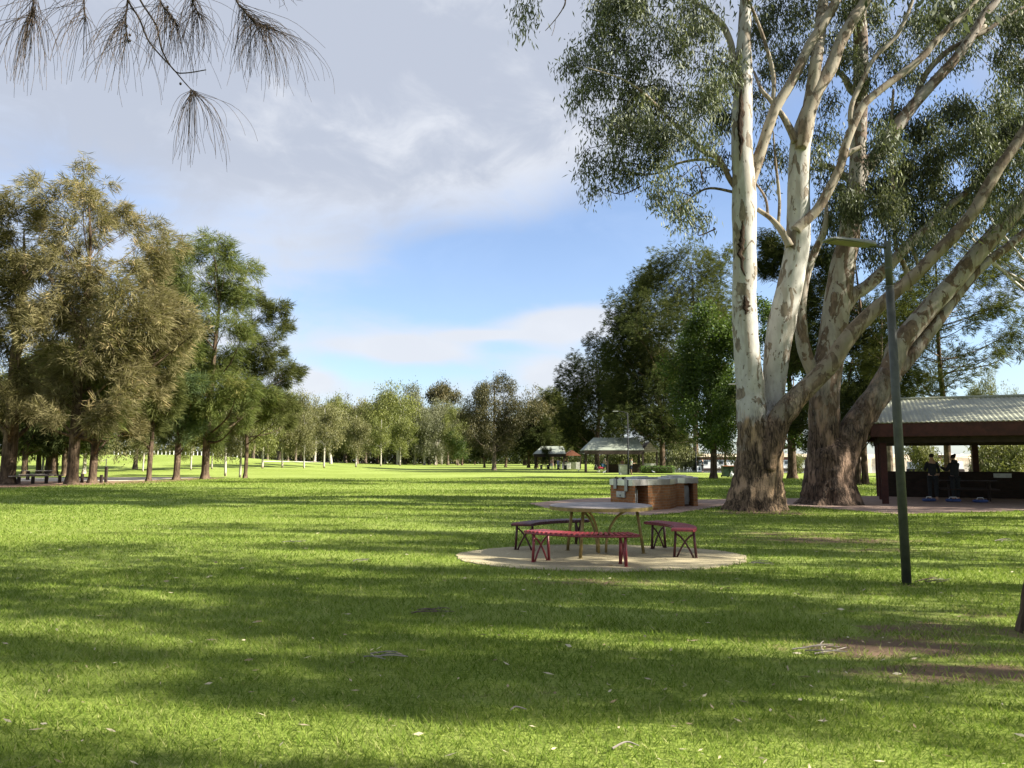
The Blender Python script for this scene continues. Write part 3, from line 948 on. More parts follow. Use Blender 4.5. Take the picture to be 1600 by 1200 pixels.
def middle_trees():
    b = G(772, 735)
    rng = np.random.default_rng(21)
    items = [(782, 590, 12), (770, 600, 14), (790, 603, 14), (750, 610, 13), (760, 620, 18), (800, 612, 14), (730, 632, 16), (755, 630, 20), (780, 628, 22), (805, 632, 16), (724, 650, 13),
             (745, 650, 20), (770, 648, 22), (795, 648, 20), (812, 655, 12), (735, 672, 18), (755, 670, 20), (780, 668, 22), (800, 672, 16), (742, 687, 14), (770, 690, 14), (792, 687, 14), (760, 700, 9), (785, 702, 9)]
    L = px_lobes(items, b[1], 5.0, rng, b, 772)
    tr, ra = straight(13.5, 0.32, rng, 0.01)
    place(tree_meshes(L, 'gum', 34000, 0.28, 0.048, tr, ra, 'leaf_red_gum', 'bark_grey', 22, 3, 10, True, 0.9, 0.2, 0.4, 40, .06, (5, .48)), 'gum_tree',
          'big rounded reddish brown gum standing alone on the middle of the lawn', 'tree', b)
    g = 'dark trees behind the lone middle gum'
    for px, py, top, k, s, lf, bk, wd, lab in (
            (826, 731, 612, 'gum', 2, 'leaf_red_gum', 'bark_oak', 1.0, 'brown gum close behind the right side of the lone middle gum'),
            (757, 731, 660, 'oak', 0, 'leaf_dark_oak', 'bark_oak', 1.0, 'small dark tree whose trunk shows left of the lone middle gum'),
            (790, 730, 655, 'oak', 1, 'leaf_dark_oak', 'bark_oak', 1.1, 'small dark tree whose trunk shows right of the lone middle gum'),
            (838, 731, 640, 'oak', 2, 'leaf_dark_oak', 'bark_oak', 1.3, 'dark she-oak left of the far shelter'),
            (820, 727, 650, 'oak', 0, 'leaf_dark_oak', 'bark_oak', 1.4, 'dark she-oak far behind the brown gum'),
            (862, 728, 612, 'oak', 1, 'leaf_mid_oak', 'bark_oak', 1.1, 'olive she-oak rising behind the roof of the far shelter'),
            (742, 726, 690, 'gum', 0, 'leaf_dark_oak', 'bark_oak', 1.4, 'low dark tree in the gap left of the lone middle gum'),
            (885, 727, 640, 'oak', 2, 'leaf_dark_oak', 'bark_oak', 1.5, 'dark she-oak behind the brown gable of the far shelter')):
        put((k, s), px, py, top, 'she_oak' if k == 'oak' else 'gum_tree', lab, 'tree', g, lf, bk, None, None, wd)
    put(('young', 0), 853, 733, 690, 'young_gum', 'small thin sapling in front of the far shelter', 'tree', None, 'leaf_dark_oak', 'bark_grey', None, None, 0.9)


def right_oaks():
    g = 'she-oaks on the right side of the lawn'

    def oak(px, py, wpx, items, Rd, leafm, n, seed, label, kind='needle', ll=0.66, lw=0.032, name='she_oak', bark='bark_oak', lean=0.8, grp=g):
        base = G(px, py)
        rng = np.random.default_rng(seed)
        L = px_lobes([(a, c, r * 1.22) for a, c, r in items], base[1], Rd, rng, base, px)
        ztop = max(L[:, 2]) * 0.93
        r0 = wpx * base[1] / F / 2
        tr = [(0, 0, 0), (0.05, 0, ztop * .25), (rng.normal(0, .3), 0.1, ztop * .55), (0, 0, ztop)]
        return place(tree_meshes(L, kind, n, ll, lw, tr, [r0, r0 * .85, r0 * .55, .04], leafm, bark, seed, 3, 12, True, lean, 0.2, .4, 40, .14, (5, .44) if kind == 'broad' else (6, .66)), name, label, 'tree', base, 1, 0, grp)

    r1 = [(976, 483, 20), (1004, 486, 22), (966, 503, 20), (993, 514, 26), (1031, 493, 26), (983, 541, 28), (1017, 541, 28), (1045, 520, 24), (1051, 548, 28), (1010, 572, 30), (976, 572, 28), (1038, 575, 30),
          (986, 602, 30), (1021, 609, 30), (1045, 609, 26), (1004, 640, 28), (1031, 650, 26), (1051, 657, 22), (1024, 676, 20), (1045, 681, 18), (1062, 675, 14), (983, 660, 22), (1060, 620, 24), (1070, 580, 24), (965, 630, 18), (1075, 690, 12), (1000, 672, 16), (960, 540, 12)]
    oak(1035, 738, 9, r1, 7.5, 'leaf_dark_oak', 120000, 31, 'broad dark she-oak hanging over the right end of the middle shelter')
    r2 = [(1072, 390, 14), (1028, 410, 14), (1106, 396, 16), (1130, 403, 14), (1058, 418, 20), (1086, 432, 24), (1120, 428, 22), (1017, 437, 18), (1045, 449, 24), (997, 466, 14), (1079, 465, 26), (1120, 462, 26), (1060, 490, 26), (1100, 500, 28), (1135, 490, 22), (1090, 540, 30), (1120, 550, 28), (1100, 600, 30), (1130, 610, 24), (1012, 420, 8), (1005, 445, 10)]
    oak(1088, 735, 9, r2, 7.5, 'leaf_mid_oak', 84000, 32, 'tallest she-oak on the right with feathery tips against the sky')
    r3 = [(932, 534, 14), (911, 562, 14), (942, 558, 20), (891, 582, 12), (922, 587, 22), (949, 594, 24), (884, 602, 12), (905, 616, 20), (935, 621, 24), (956, 633, 22), (893, 640, 18), (918, 650, 22), (945, 657, 22), (901, 672, 16), (928, 676, 18), (952, 680, 18), (880, 655, 12), (890, 690, 10), (935, 695, 10), (960, 570, 18), (966, 610, 20)]
    oak(933, 734, 8, r3, 6.5, 'leaf_dark_oak', 90000, 33, 'dark she-oak behind the left end of the middle shelter')
    b1 = [(1105, 492, 20), (1088, 512, 20), (1122, 515, 22), (1080, 545, 24), (1110, 550, 26), (1064, 580, 22), (1090, 592, 26), (1122, 590, 26), (1070, 622, 24), (1100, 632, 26), (1130, 640, 22), (1082, 655, 22), (1112, 672, 20), (1130, 680, 16), (1058, 610, 12), (1100, 690, 12), (1140, 560, 24), (1145, 610, 20), (1072, 530, 14), (1140, 520, 20)]
    oak(1115, 748, 11, b1, 4.0, 'leaf_broad', 34000, 34, 'vivid green broad leaved tree left of the big white gum', 'broad', 0.20, 0.075, 'broadleaf_tree', 'bark_oak', 0.9, None)
    b2 = [(1200, 478, 16), (1215, 500, 20), (1198, 525, 16), (1240, 520, 20), (1235, 490, 14), (1260, 560, 18), (1240, 590, 24), (1225, 560, 18), (1235, 625, 24), (1255, 640, 18), (1290, 585, 16), (1318, 575, 10), (1322, 605, 9), (1300, 620, 16), (1235, 665, 16), (1245, 690, 9), (1222, 640, 14), (1270, 600, 18), (1196, 490, 10)]
    oak(1238, 748, 14, b2, 4.0, 'leaf_broad', 26000, 35, 'vivid green broad leaved tree showing between the two big gums', 'broad', 0.20, 0.075, 'broadleaf_tree', 'bark_oak', 0.9, None)
    c1 = [(1200, 375, 14), (1222, 400, 20), (1200, 425, 14), (1250, 430, 22), (1275, 470, 26), (1255, 500, 20), (1290, 520, 26), (1330, 540, 26), (1310, 430, 20), (1275, 410, 20), (1345, 590, 24), (1350, 640, 20), (1330, 620, 24), (1290, 400, 16), (1340, 480, 22), (1360, 540, 20), (1300, 660, 16), (1265, 690, 14), (1240, 395, 16), (1350, 680, 14), (1370, 600, 18), (1210, 390, 12)]
    oak(1352, 757, 10, c1, 4.8, 'leaf_dark_oak', 70000, 36, 'black green she-oak behind the old brown gum', ll=0.5, lw=0.020)
    c2 = [(1400, 480, 20), (1440, 500, 22), (1462, 520, 20), (1480, 560, 20), (1500, 540, 18), (1522, 500, 18), (1552, 482, 16), (1580, 470, 16), (1600, 440, 18), (1570, 525, 14), (1592, 545, 14), (1540, 560, 14), (1500, 590, 14), (1452, 580, 20), (1430, 550, 20), (1422, 600, 18), (1470, 605, 14), (1580, 425, 16), (1560, 400, 20), (1530, 430, 18), (1500, 425, 20), (1470, 450, 20), (1450, 430, 20), (1540, 370, 20), (1590, 380, 20), (1490, 470, 18), (1620, 500, 20), (1560, 545, 8), (1405, 560, 16), (1410, 620, 14), (1480, 390, 20), (1640, 440, 24)]
    oak(1482, 752, 11, c2, 5.5, 'leaf_mid_oak', 50000, 37, 'she-oak with flat open sprays rising behind the near shelter roof', ll=0.5, lw=0.020, lean=0.35)
    c3 = [(1360, 610, 18), (1395, 640, 18), (1378, 580, 16), (1400, 600, 16), (1385, 660, 14), (1410, 560, 18), (1370, 540, 18)]
    oak(1341, 757, 8, c3, 4.0, 'leaf_dark_oak', 9000, 38, 'second dark trunked she-oak beside the black green one', ll=0.5, lw=0.020)
    oak(1391, 760, 10, [(1375, 560, 18), (1395, 520, 20), (1410, 500, 18), (1380, 600, 16), (1420, 470, 18), (1360, 580, 14)], 3.5, 'leaf_mid_oak', 9000, 39, 'she-oak with a pale sunlit trunk seen under the near shelter roof', ll=0.5, lw=0.020, bark='bark_grey')
    put(('gum', 1), 1134, 742, 600, 'gum_tree', 'dark trunk standing by the wheelie bins left of the white gum', 'tree', None, 'leaf_dark_oak', 'bark_grey', None, None, 0.8)
    put(('gum', 2), 1548, 0, 583, 'gum_tree', 'small sunlit gum far off above the near shelter roof', 'tree', None, 'leaf_shrub', 'bark_grey', None, 120, 0.55)
    put(('gum', 0), 1590, 0, 606, 'gum_tree', 'thin far gum at the right edge above the near shelter roof', 'tree', None, 'leaf_shrub', 'bark_grey', None, 125, 0.5)
    # tall gum added to shade the lawn; its crown closes the top right corner
    b = np.array([35.0, 45.0, 0.0])
    rng = np.random.default_rng(66)
    L = px_lobes([(1500, 60, 40), (1560, 30, 45), (1600, 90, 45), (1530, 320, 32), (1590, 340, 40), (1620, 230, 45), (1480, 330, 26), (1640, 150, 50), (1500, -40, 55), (1580, -60, 60), (1460, 360, 22), (1600, 400, 28), (1560, 250, 22), (1640, -20, 60), (1420, -30, 45)], 45, 5, rng, b, 1560)
    place(tree_meshes(L, 'gum', 30000, 0.30, 0.042, [(0, 0, 0), (.3, 0, 8), (0, .3, 17), (.5, 0, 27)], [.5, .42, .25, .05], 'leaf_gum', 'bark_river_gum', 67, 3, 12, True, .9, .3, .4, 40, .1, (6, .4)),
          'gum_tree', 'very tall added gum far behind the near shelter, shading the lawn, its crown closing the top right corner', 'tree', b)
    # leaning gum seen under the near shelter roof
    b = G(1520, 745)
    t = thing('leaning_gum', 'gum trunk leaning right over the river, seen under the near shelter', 'tree', b)
    rng = np.random.default_rng(61)
    mb = MB()
    k = b[1] / F
    limb(mb, [W(px, py, b[1]) - b for px, py in ((1520, 746), (1524, 733), (1535, 710), (1548, 690), (1562, 660))], [9 * k, 8 * k, 6 * k, 4 * k, 2 * k], rng, 4, 8)
    limb(mb, [W(px, py, b[1]) - b for px, py in ((1521, 740), (1521, 715), (1517, 690), (1512, 660))], [4 * k, 3.5 * k, 2.5 * k, 1.5 * k], rng, 4, 8)
    mb.build('trunk', M['bark_grey'], t, True)
    L = [(*(W(px, py, b[1] + rng.uniform(-1, 2)) - b), r * k, r * k, r * k * .8) for px, py, r in ((1530, 675, 16), (1555, 665, 20), (1580, 690, 18), (1510, 665, 16), (1590, 660, 20), (1545, 640, 14))]
    P, A, B, tone, _ = foliage(L, 'gum', 5000, rng, (0, 0, 0), 0.25, 0.04)
    link('crown', leafmesh('crown', P, A, B, tone, M['leaf_shrub']), t)
    gs = 'pale shrubs along the river bank'
    for px, py, top, s, wd, lab in ((1572, 748, 690, 0, 1.3, 'tall pale shrub under the right of the near shelter roof'), (1598, 747, 685, 1, 1.3, 'pale shrub at the right edge under the near shelter roof'),
                                (1545, 745, 712, 1, 1.0, 'low pale shrub at the foot of the leaning gum'), (1445, 745, 690, 0, 0.9, 'olive shrub behind the two people in the near shelter'),
                                (1072, 735, 700, 1, 1.2, 'pale shrub right of the clipped hedge'), (1058, 733, 680, 0, 0.9, 'tall pale shrub behind the clipped hedge'), (1246, 740, 712, 0, 0.8, 'pale round shrub between the two big gums'),
                                (1088, 733, 712, 0, 1.1, 'low pale shrub by the river lamp post'), (962, 731, 700, 0, 1.6, 'wide shrub behind the left half of the middle shelter'),
                                (988, 731, 696, 1, 1.5, 'wide shrub behind the right half of the middle shelter'), (1014, 731, 692, 0, 1.3, 'tall shrub behind the gable end of the middle shelter')):
        put(('shrub', s), px, py, top, 'shrub', lab, 'shrub', gs, 'leaf_shrub', None, None, None, wd)


def high_lobes(rng, cx, cy, D, ztop, n):
    """upper crown of a big gum, above what the picture shows"""
    out = []
    for _ in range(n):
        x, y = rng.normal(cx, 4.0), rng.normal(cy, 3.4)
        z0 = EYE + (D + y) * 0.645 + 1.5
        out.append((x, y, rng.uniform(z0, max(z0 + 3, ztop)), 1.5, 1.5, 1.3))
    return out


# ---- the two big gums
def pl(pts, D, base):
    out, rad = [], []
    for p in pts:
        d = p[3] if len(p) > 3 else D
        out.append(W(p[0], p[1], d) - base)
        rad.append(p[2] * d / F / 2)
    return np.array(out), np.array(rad)


def limb_px(mb, pts, D, base, rng, sides=10, k=5):
    P, r = pl(pts, D, base)
    limb(mb, P, r, rng, k, sides, 0.035)
    return P


def scar(pts, D, base, rng, parent):
    """dark torn bark lying proud of the pale stem, ragged outline"""
    P, r = pl(pts, D, base)
    Q = catmull(P, 8)
    n = len(Q)
    rr = np.interp(np.linspace(0, len(P) - 1, n), range(len(P)), r)
    V, Fc = [], []
    for i in range(n):
        t = i / (n - 1)
        hw = rr[i] * (math.sin(math.pi * min(1, max(0.02, t))) ** 0.6) * rng.uniform(0.6, 1.25)
        off = rng.normal(0, 0.2) * rr[i]
        for q, dz in ((-1, 0.0), (-0.4, -0.045), (0.4, -0.045), (1, 0.0)):
            V.append(Q[i] + np.array([off + q * hw, dz, 0]))
    for i in range(n - 1):
        for q in range(3):
            a = i * 4 + q
            Fc.append((a, a + 1, a + 5, a + 4))
    MB().add(V, Fc).build('bark_scar', M['bark_scar'], parent, False)


def big_gums():
    rng = np.random.default_rng(41)
    b = G(1181, 797)
    D = b[1]
    t = thing('river_gum', 'big white river gum with two upright stems and brown rough butt', 'tree', b)
    mb = MB()
    P, r = pl([(1181, 802, 110), (1181, 790, 92), (1182, 770, 82), (1184, 745, 74), (1187, 715, 70), (1187, 688, 69), (1186, 662, 60), (1186, 640, 30)], D, b)
    Pc = catmull(P, 4)
    rc = np.interp(np.linspace(0, len(P) - 1, len(Pc)), range(len(P)), r)
    butt(mb, Pc, rc, 36, rng, 0.15, 7, 9)
    limb_px(mb, [(1181, 735, 36), (1178, 700, 44), (1176, 670, 47), (1174, 635, 46), (1172, 600, 43), (1166, 540, 40), (1164, 500, 38), (1163, 450, 37), (1163, 400, 37), (1163, 340, 39), (1163, 300, 38), (1160, 250, 34), (1159, 200, 33), (1161, 150, 30),
                 (1162, 100, 26), (1163, 50, 21), (1165, 0, 18), (1168, -70, 13), (1170, -140, 8)], D - .15, b, rng, 18)
    limb_px(mb, [(1194, 735, 24), (1199, 690, 34), (1206, 640, 34), (1210, 600, 34), (1214, 550, 40), (1220, 515, 42), (1228, 475, 41), (1240, 420, 39), (1246, 380, 38), (1248, 340, 36), (1248, 290, 34), (1250, 240, 33), (1256, 200, 31), (1264, 172, 24), (1268, 150, 12)], D + .35, b, rng, 18)
    mb.build('trunk', M['bark_river_gum'], t, True)
    limbs = [
        [(1168, 300, 22), (1174, 280, 19), (1190, 233, 18), (1210, 173, 17), (1240, 123, 16), (1267, 67, 16), (1287, 37, 16), (1307, 0, 15), (1335, -70, 10), (1350, -130, 5, D - 1)],
        [(1152, 120, 12), (1145, 90, 12), (1141, 65, 11), (1127, 37, 10), (1100, 13, 8), (1077, 0, 6), (1040, -12, 4, D - 1)],
        [(1155, 300, 10), (1142, 283, 9), (1123, 248, 9), (1100, 237, 8), (1080, 217, 7), (1047, 187, 6), (1010, 150, 5, D - 1), (975, 125, 3, D - 1.5), (915, 105, 2, D - 2)],
        [(1140, 268, 6), (1105, 250, 5), (1060, 255, 4), (1020, 272, 3, D + .5), (960, 265, 2, D + 1)],
        [(1145, 300, 5), (1110, 294, 4), (1085, 305, 3), (1060, 330, 2, D - .5)],
        [(1207, 168, 8), (1209, 140, 7), (1207, 110, 7), (1195, 65, 6), (1180, 25, 5), (1160, -20, 3, D - .8)],
        [(1251, 232, 18), (1256, 206, 26), (1264, 172, 24), (1277, 140, 23), (1297, 108, 22), (1313, 67, 20), (1333, 30, 19), (1353, 0, 18), (1390, -80, 12, D - 1), (1410, -150, 5, D - 1.5)],
        [(1254, 215, 16), (1262, 178, 22), (1270, 133, 21), (1277, 83, 20), (1285, 17, 19, D + 1), (1289, -60, 13, D + 1.4), (1290, -150, 6, D + 1.6)],
        [(1243, 222, 14), (1235, 203, 12), (1222, 180, 9), (1205, 158, 8), (1190, 140, 6), (1178, 112, 4, D + .8)],
        [(1243, 360, 18), (1253, 350, 16), (1277, 327, 15), (1297, 293, 15), (1313, 260, 14), (1320, 230, 14), (1333, 197, 13), (1350, 163, 13), (1380, 137, 12), (1407, 117, 12), (1437, 93, 12), (1463, 63, 11), (1487, 40, 10), (1520, 7, 8), (1565, -50, 4)],
        [(1330, 200, 9), (1330, 167, 8), (1347, 127, 8), (1367, 90, 7), (1400, 57, 7), (1420, 17, 6), (1436, -30, 3)],
        [(1316, 248, 9), (1330, 237, 9), (1345, 230, 7)],
        [(1234, 385, 14), (1222, 362, 11), (1205, 342, 8), (1183, 327, 7)],
        [(1216, 352, 6), (1218, 320, 5), (1216, 290, 5), (1212, 255, 4), (1208, 205, 2)],
        [(1200, 340, 5), (1196, 310, 4), (1180, 285, 3)]]
    for pts in limbs:
        m2 = MB()
        limb_px(m2, pts, D, b, rng, 10)
        m2.build('limb', M['bark_limb'] if pts[0][2] > 5 else M['bark_grey'], t, True)
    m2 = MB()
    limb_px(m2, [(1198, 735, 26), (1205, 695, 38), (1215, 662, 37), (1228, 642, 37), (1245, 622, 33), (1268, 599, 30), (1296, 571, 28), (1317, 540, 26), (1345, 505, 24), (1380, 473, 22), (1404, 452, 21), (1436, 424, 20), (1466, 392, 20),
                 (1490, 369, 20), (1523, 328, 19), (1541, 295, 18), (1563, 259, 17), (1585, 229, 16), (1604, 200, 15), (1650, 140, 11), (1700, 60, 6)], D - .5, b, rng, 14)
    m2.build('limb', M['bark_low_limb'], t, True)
    rs = np.random.default_rng(4)
    scar([(1158, 140, 8, D - .52), (1157, 180, 10, D - .54), (1158, 220, 9, D - .56), (1156, 252, 5, D - .56)], D, b, rs, t)
    scar([(1160, 345, 7, D - .57), (1159, 375, 11, D - .57), (1157, 400, 11, D - .57), (1164, 432, 6, D - .57)], D, b, rs, t)
    scar([(1163, 462, 8, D - .57), (1166, 478, 12, D - .57), (1165, 492, 6, D - .57)], D, b, rs, t)
    left = [(985, 20, 40), (945, 60, 34), (1040, 55, 42), (1000, 105, 42), (1080, 20, 40), (1100, 85, 36), (935, 130, 30), (985, 160, 40), (1050, 150, 42), (1110, 150, 34),
            (1000, 212, 32), (1050, 215, 36), (1095, 218, 28), (922, 265, 18), (944, 296, 14), (965, 243, 20), (1010, 258, 28), (1042, 285, 22), (1062, 318, 18), (1069, 345, 16), (1098, 345, 9), (1088, 275, 14), (930, 190, 17), (962, 198, 22),
            (884, 100, 12), (905, 92, 16), (912, 135, 14), (900, 160, 9), (940, 20, 24), (1130, 190, 26), (1135, 110, 24), (915, 240, 8), (1125, 250, 14), (1020, 180, 26), (975, 275, 14), (925, 300, 9), (1030, 310, 12), (950, 95, 26)]
    top = [(1000, -40, 60), (1090, -50, 60), (1180, -40, 50), (1270, -60, 60), (1370, -70, 60), (1460, -60, 60), (1560, -50, 60), (1130, -130, 70), (1260, -160, 70), (1380, -160, 70), (1040, -110, 50), (960, -20, 40), (1500, -120, 60)]
    mid = [(1190, 55, 30), (1200, 118, 22), (1232, 88, 28), (1215, 28, 32), (1252, 28, 30), (1193, 185, 14), (1185, 150, 16), (1290, 165, 20), (1292, 215, 20), (1222, 250, 12), (1205, 235, 14), (1300, 60, 24), (1340, 20, 28), (1330, 90, 22),
           (1380, 70, 28), (1430, 40, 30), (1400, 110, 24), (1370, 20, 28), (1455, 85, 18), (1480, 30, 24), (1350, 130, 18), (1196, 290, 9), (1180, 250, 10), (1430, 120, 16), (1260, 110, 18), (1275, 240, 12)]
    r2 = np.random.default_rng(43)
    mid = [(px, py, r, r2.uniform(.9, 3.5)) for px, py, r in mid]
    L = px_lobes(left + mid, D, 4.0, r2, b, 1165, back=False)
    Lt = px_lobes(top, D, 4.0, r2, b, 1200, back=False)
    high = high_lobes(r2, 1.5, 3.0, D, 31, 60)
    Lt = np.concatenate([Lt, np.array(high)])
    P, A, B, tone, c1 = foliage(L, 'gum', 46000, r2, (0, 0, 0), 0.20, 0.0205, 0.08, (7, .32))
    P2, A2, B2, tone2, _ = foliage(Lt, 'gum', 40000, r2, (0, 0, 0), 0.27, 0.035, 0.12, (6, .38))
    link('crown', leafmesh('crown', np.concatenate([P, P2]), np.concatenate([A, A2]), np.concatenate([B, B2]), np.concatenate([tone, tone2]), M['leaf_gum']), t)
    for i, l in enumerate(L):
        c = np.array(l[:3])
        tw = MB()
        s = c + r2.normal(0, 0.15, 3) + np.array([0.5, 0.2, 0.35]) * l[3]
        for _ in range(4):
            e = c + unit(r2.normal(0, 1, 3)) * l[3] * 0.95
            tw.tube(catmull([s, (s + e) / 2 + r2.normal(0, 0.10, 3), e], 3), 0.008, 3, False)
        if i < 38:
            a = s + (np.array([0, 0, c[2] + 0.4]) - s) * 0.3
            tw.tube(catmull([s, (s + a) / 2 + r2.normal(0, .15, 3), a], 4), np.linspace(0.009, 0.024, 9), 4, False)
        tw.build('branchlet', M['bark_twig'], t)

    # ---- older brown gum
    b = G(1297, 788)
    D = b[1]
    t = thing('old_gum', 'old brown barked gum with a wide butt beside the near shelter', 'tree', b)
    rng = np.random.default_rng(51)
    mb = MB()
    P, r = pl([(1297, 792, 104), (1297, 780, 88), (1296, 760, 78), (1297, 738, 74), (1300, 715, 74), (1303, 700, 66), (1300, 684, 30)], D, b)
    Pc = catmull(P, 4)
    rc = np.interp(np.linspace(0, len(P) - 1, len(Pc)), range(len(P)), r)
    butt(mb, Pc, rc, 36, rng, 0.17, 8, 8)
    limb_px(mb, [(1284, 740, 46), (1287, 705, 47), (1288, 660, 46), (1288, 620, 46), (1293, 575, 45), (1301, 525, 42), (1311, 455, 41), (1318, 410, 37), (1327, 370, 32), (1334, 320, 29), (1339, 283, 27), (1342, 200, 25), (1345, 110, 24), (1343, 0, 20), (1345, -90, 12), (1350, -170, 6)], D, b, rng, 18)
    limb_px(mb, [(1312, 745, 42), (1318, 715, 48), (1327, 688, 47), (1338, 665, 43), (1357, 637, 40), (1376, 610, 38), (1391, 583, 36)], D - .1, b, rng, 16)
    mb.build('trunk', M['bark_old_gum'], t, True)
    limbs = [
        [(1386, 592, 34), (1398, 560, 33), (1404, 540, 33), (1432, 505, 32), (1467, 466, 30), (1495, 436, 29), (1524, 400, 28), (1558, 362, 27), (1585, 332, 26), (1606, 304, 24), (1660, 235, 16), (1710, 150, 8)],
        [(1390, 590, 22), (1410, 572, 22), (1436, 540, 21), (1471, 495, 18), (1502, 453, 16), (1537, 414, 14), (1578, 383, 13), (1602, 361, 11), (1650, 320, 6)],
        [(1338, 290, 24), (1345, 275, 23), (1355, 258, 22), (1383, 227, 21), (1407, 190, 20), (1437, 153, 18), (1467, 120, 17), (1497, 87, 16), (1520, 53, 15), (1537, 23, 14), (1557, 0, 13), (1600, -70, 7)],
        [(1523, 57, 8), (1543, 47, 7), (1567, 30, 6), (1610, 5, 3)],
        [(1430, 160, 11), (1445, 118, 10), (1477, 83, 9), (1510, 63, 9), (1540, 40, 6)],
        [(1290, 615, 24), (1271, 582, 22), (1257, 547, 21), (1251, 505, 20), (1254, 452, 17), (1266, 410, 14), (1284, 370, 11), (1290, 345, 8), (1292, 300, 4)],
        [(1318, 482, 24), (1332, 462, 21), (1356, 446, 20), (1380, 424, 19), (1417, 386, 17), (1442, 363, 15), (1480, 325, 12), (1520, 290, 8), (1550, 250, 4)],
        [(1336, 290, 12), (1320, 275, 12), (1298, 262, 10), (1280, 258, 8)],
        [(1344, 150, 12), (1330, 140, 12), (1318, 120, 9), (1300, 105, 6)],
        [(1422, 455, 8), (1415, 420, 8), (1400, 385, 7), (1398, 330, 6), (1392, 230, 5), (1396, 140, 4)],
        [(1437, 430, 5), (1432, 405, 5), (1420, 385, 4), (1402, 372, 3)]]
    for pts in limbs:
        m2 = MB()
        limb_px(m2, pts, D + (.3 if pts[0][2] < 14 else 0), b, rng, 10)
        m2.build('limb', M['bark_old_gum'] if pts[0][2] > 20 else M['bark_limb'], t, True)
    items = [(1280, 262, 16), (1310, 310, 26), (1352, 320, 34), (1400, 300, 38), (1380, 240, 30), (1440, 262, 40), (1482, 300, 36), (1430, 340, 30), (1322, 398, 20), (1362, 398, 24), (1392, 362, 22), (1500, 222, 34), (1540, 262, 34),
             (1580, 205, 34), (1560, 155, 26), (1590, 120, 28), (1478, 178, 28), (1452, 208, 30), (1500, 345, 26), (1400, 185, 24), (1592, 40, 28), (1560, 332, 18), (1590, 262, 20), (1330, 345, 22), (1300, 345, 16), (1420, 390, 18),
             (1470, 250, 30), (1410, 220, 28), (1360, 280, 28), (1530, 310, 24), (1455, 380, 16), (1520, 180, 20), (1570, 90, 14), (1530, 20, 20), (1365, 190, 18), (1300, 280, 16), (1600, 330, 14), (1545, 215, 26), (1575, 290, 16), (1440, 310, 30), (1385, 330, 26)]
    r2 = np.random.default_rng(53)
    L = px_lobes(items, D, 4.2, r2, b, 1420, back=False)
    Lt = px_lobes([(1640, 120, 60), (1660, 260, 50), (1700, 60, 60), (1620, -60, 60), (1380, -60, 60), (1460, -120, 60), (1560, -130, 60), (1700, 180, 60)], D, 4, r2, b, 1500, back=False)
    high = high_lobes(r2, 4.0, 2.5, D, 30, 75)
    Lt = np.concatenate([Lt, np.array(high)])
    P, A, B, tone, _ = foliage(L, 'gum', 47000, r2, (0, 0, 0), 0.21, 0.022, 0.08, (6, .31))
    P2, A2, B2, tone2, _ = foliage(Lt, 'gum', 44000, r2, (0, 0, 0), 0.28, 0.038, 0.12, (6, .38))
    link('crown', leafmesh('crown', np.concatenate([P, P2]), np.concatenate([A, A2]), np.concatenate([B, B2]), np.concatenate([tone, tone2]), M['leaf_gum']), t)
    for l in L:
        c = np.array(l[:3])
        tw = MB()
        s = c + r2.normal(0, 0.15, 3) + np.array([-0.4, 0.2, -0.4]) * l[3]
        for _ in range(4):
            e = c + unit(r2.normal(0, 1, 3)) * l[3] * 0.95
            tw.tube(catmull([s, (s + e) / 2 + r2.normal(0, 0.10, 3), e], 3), 0.009, 3, False)
        tw.build('branchlet', M['bark_twig'], t)


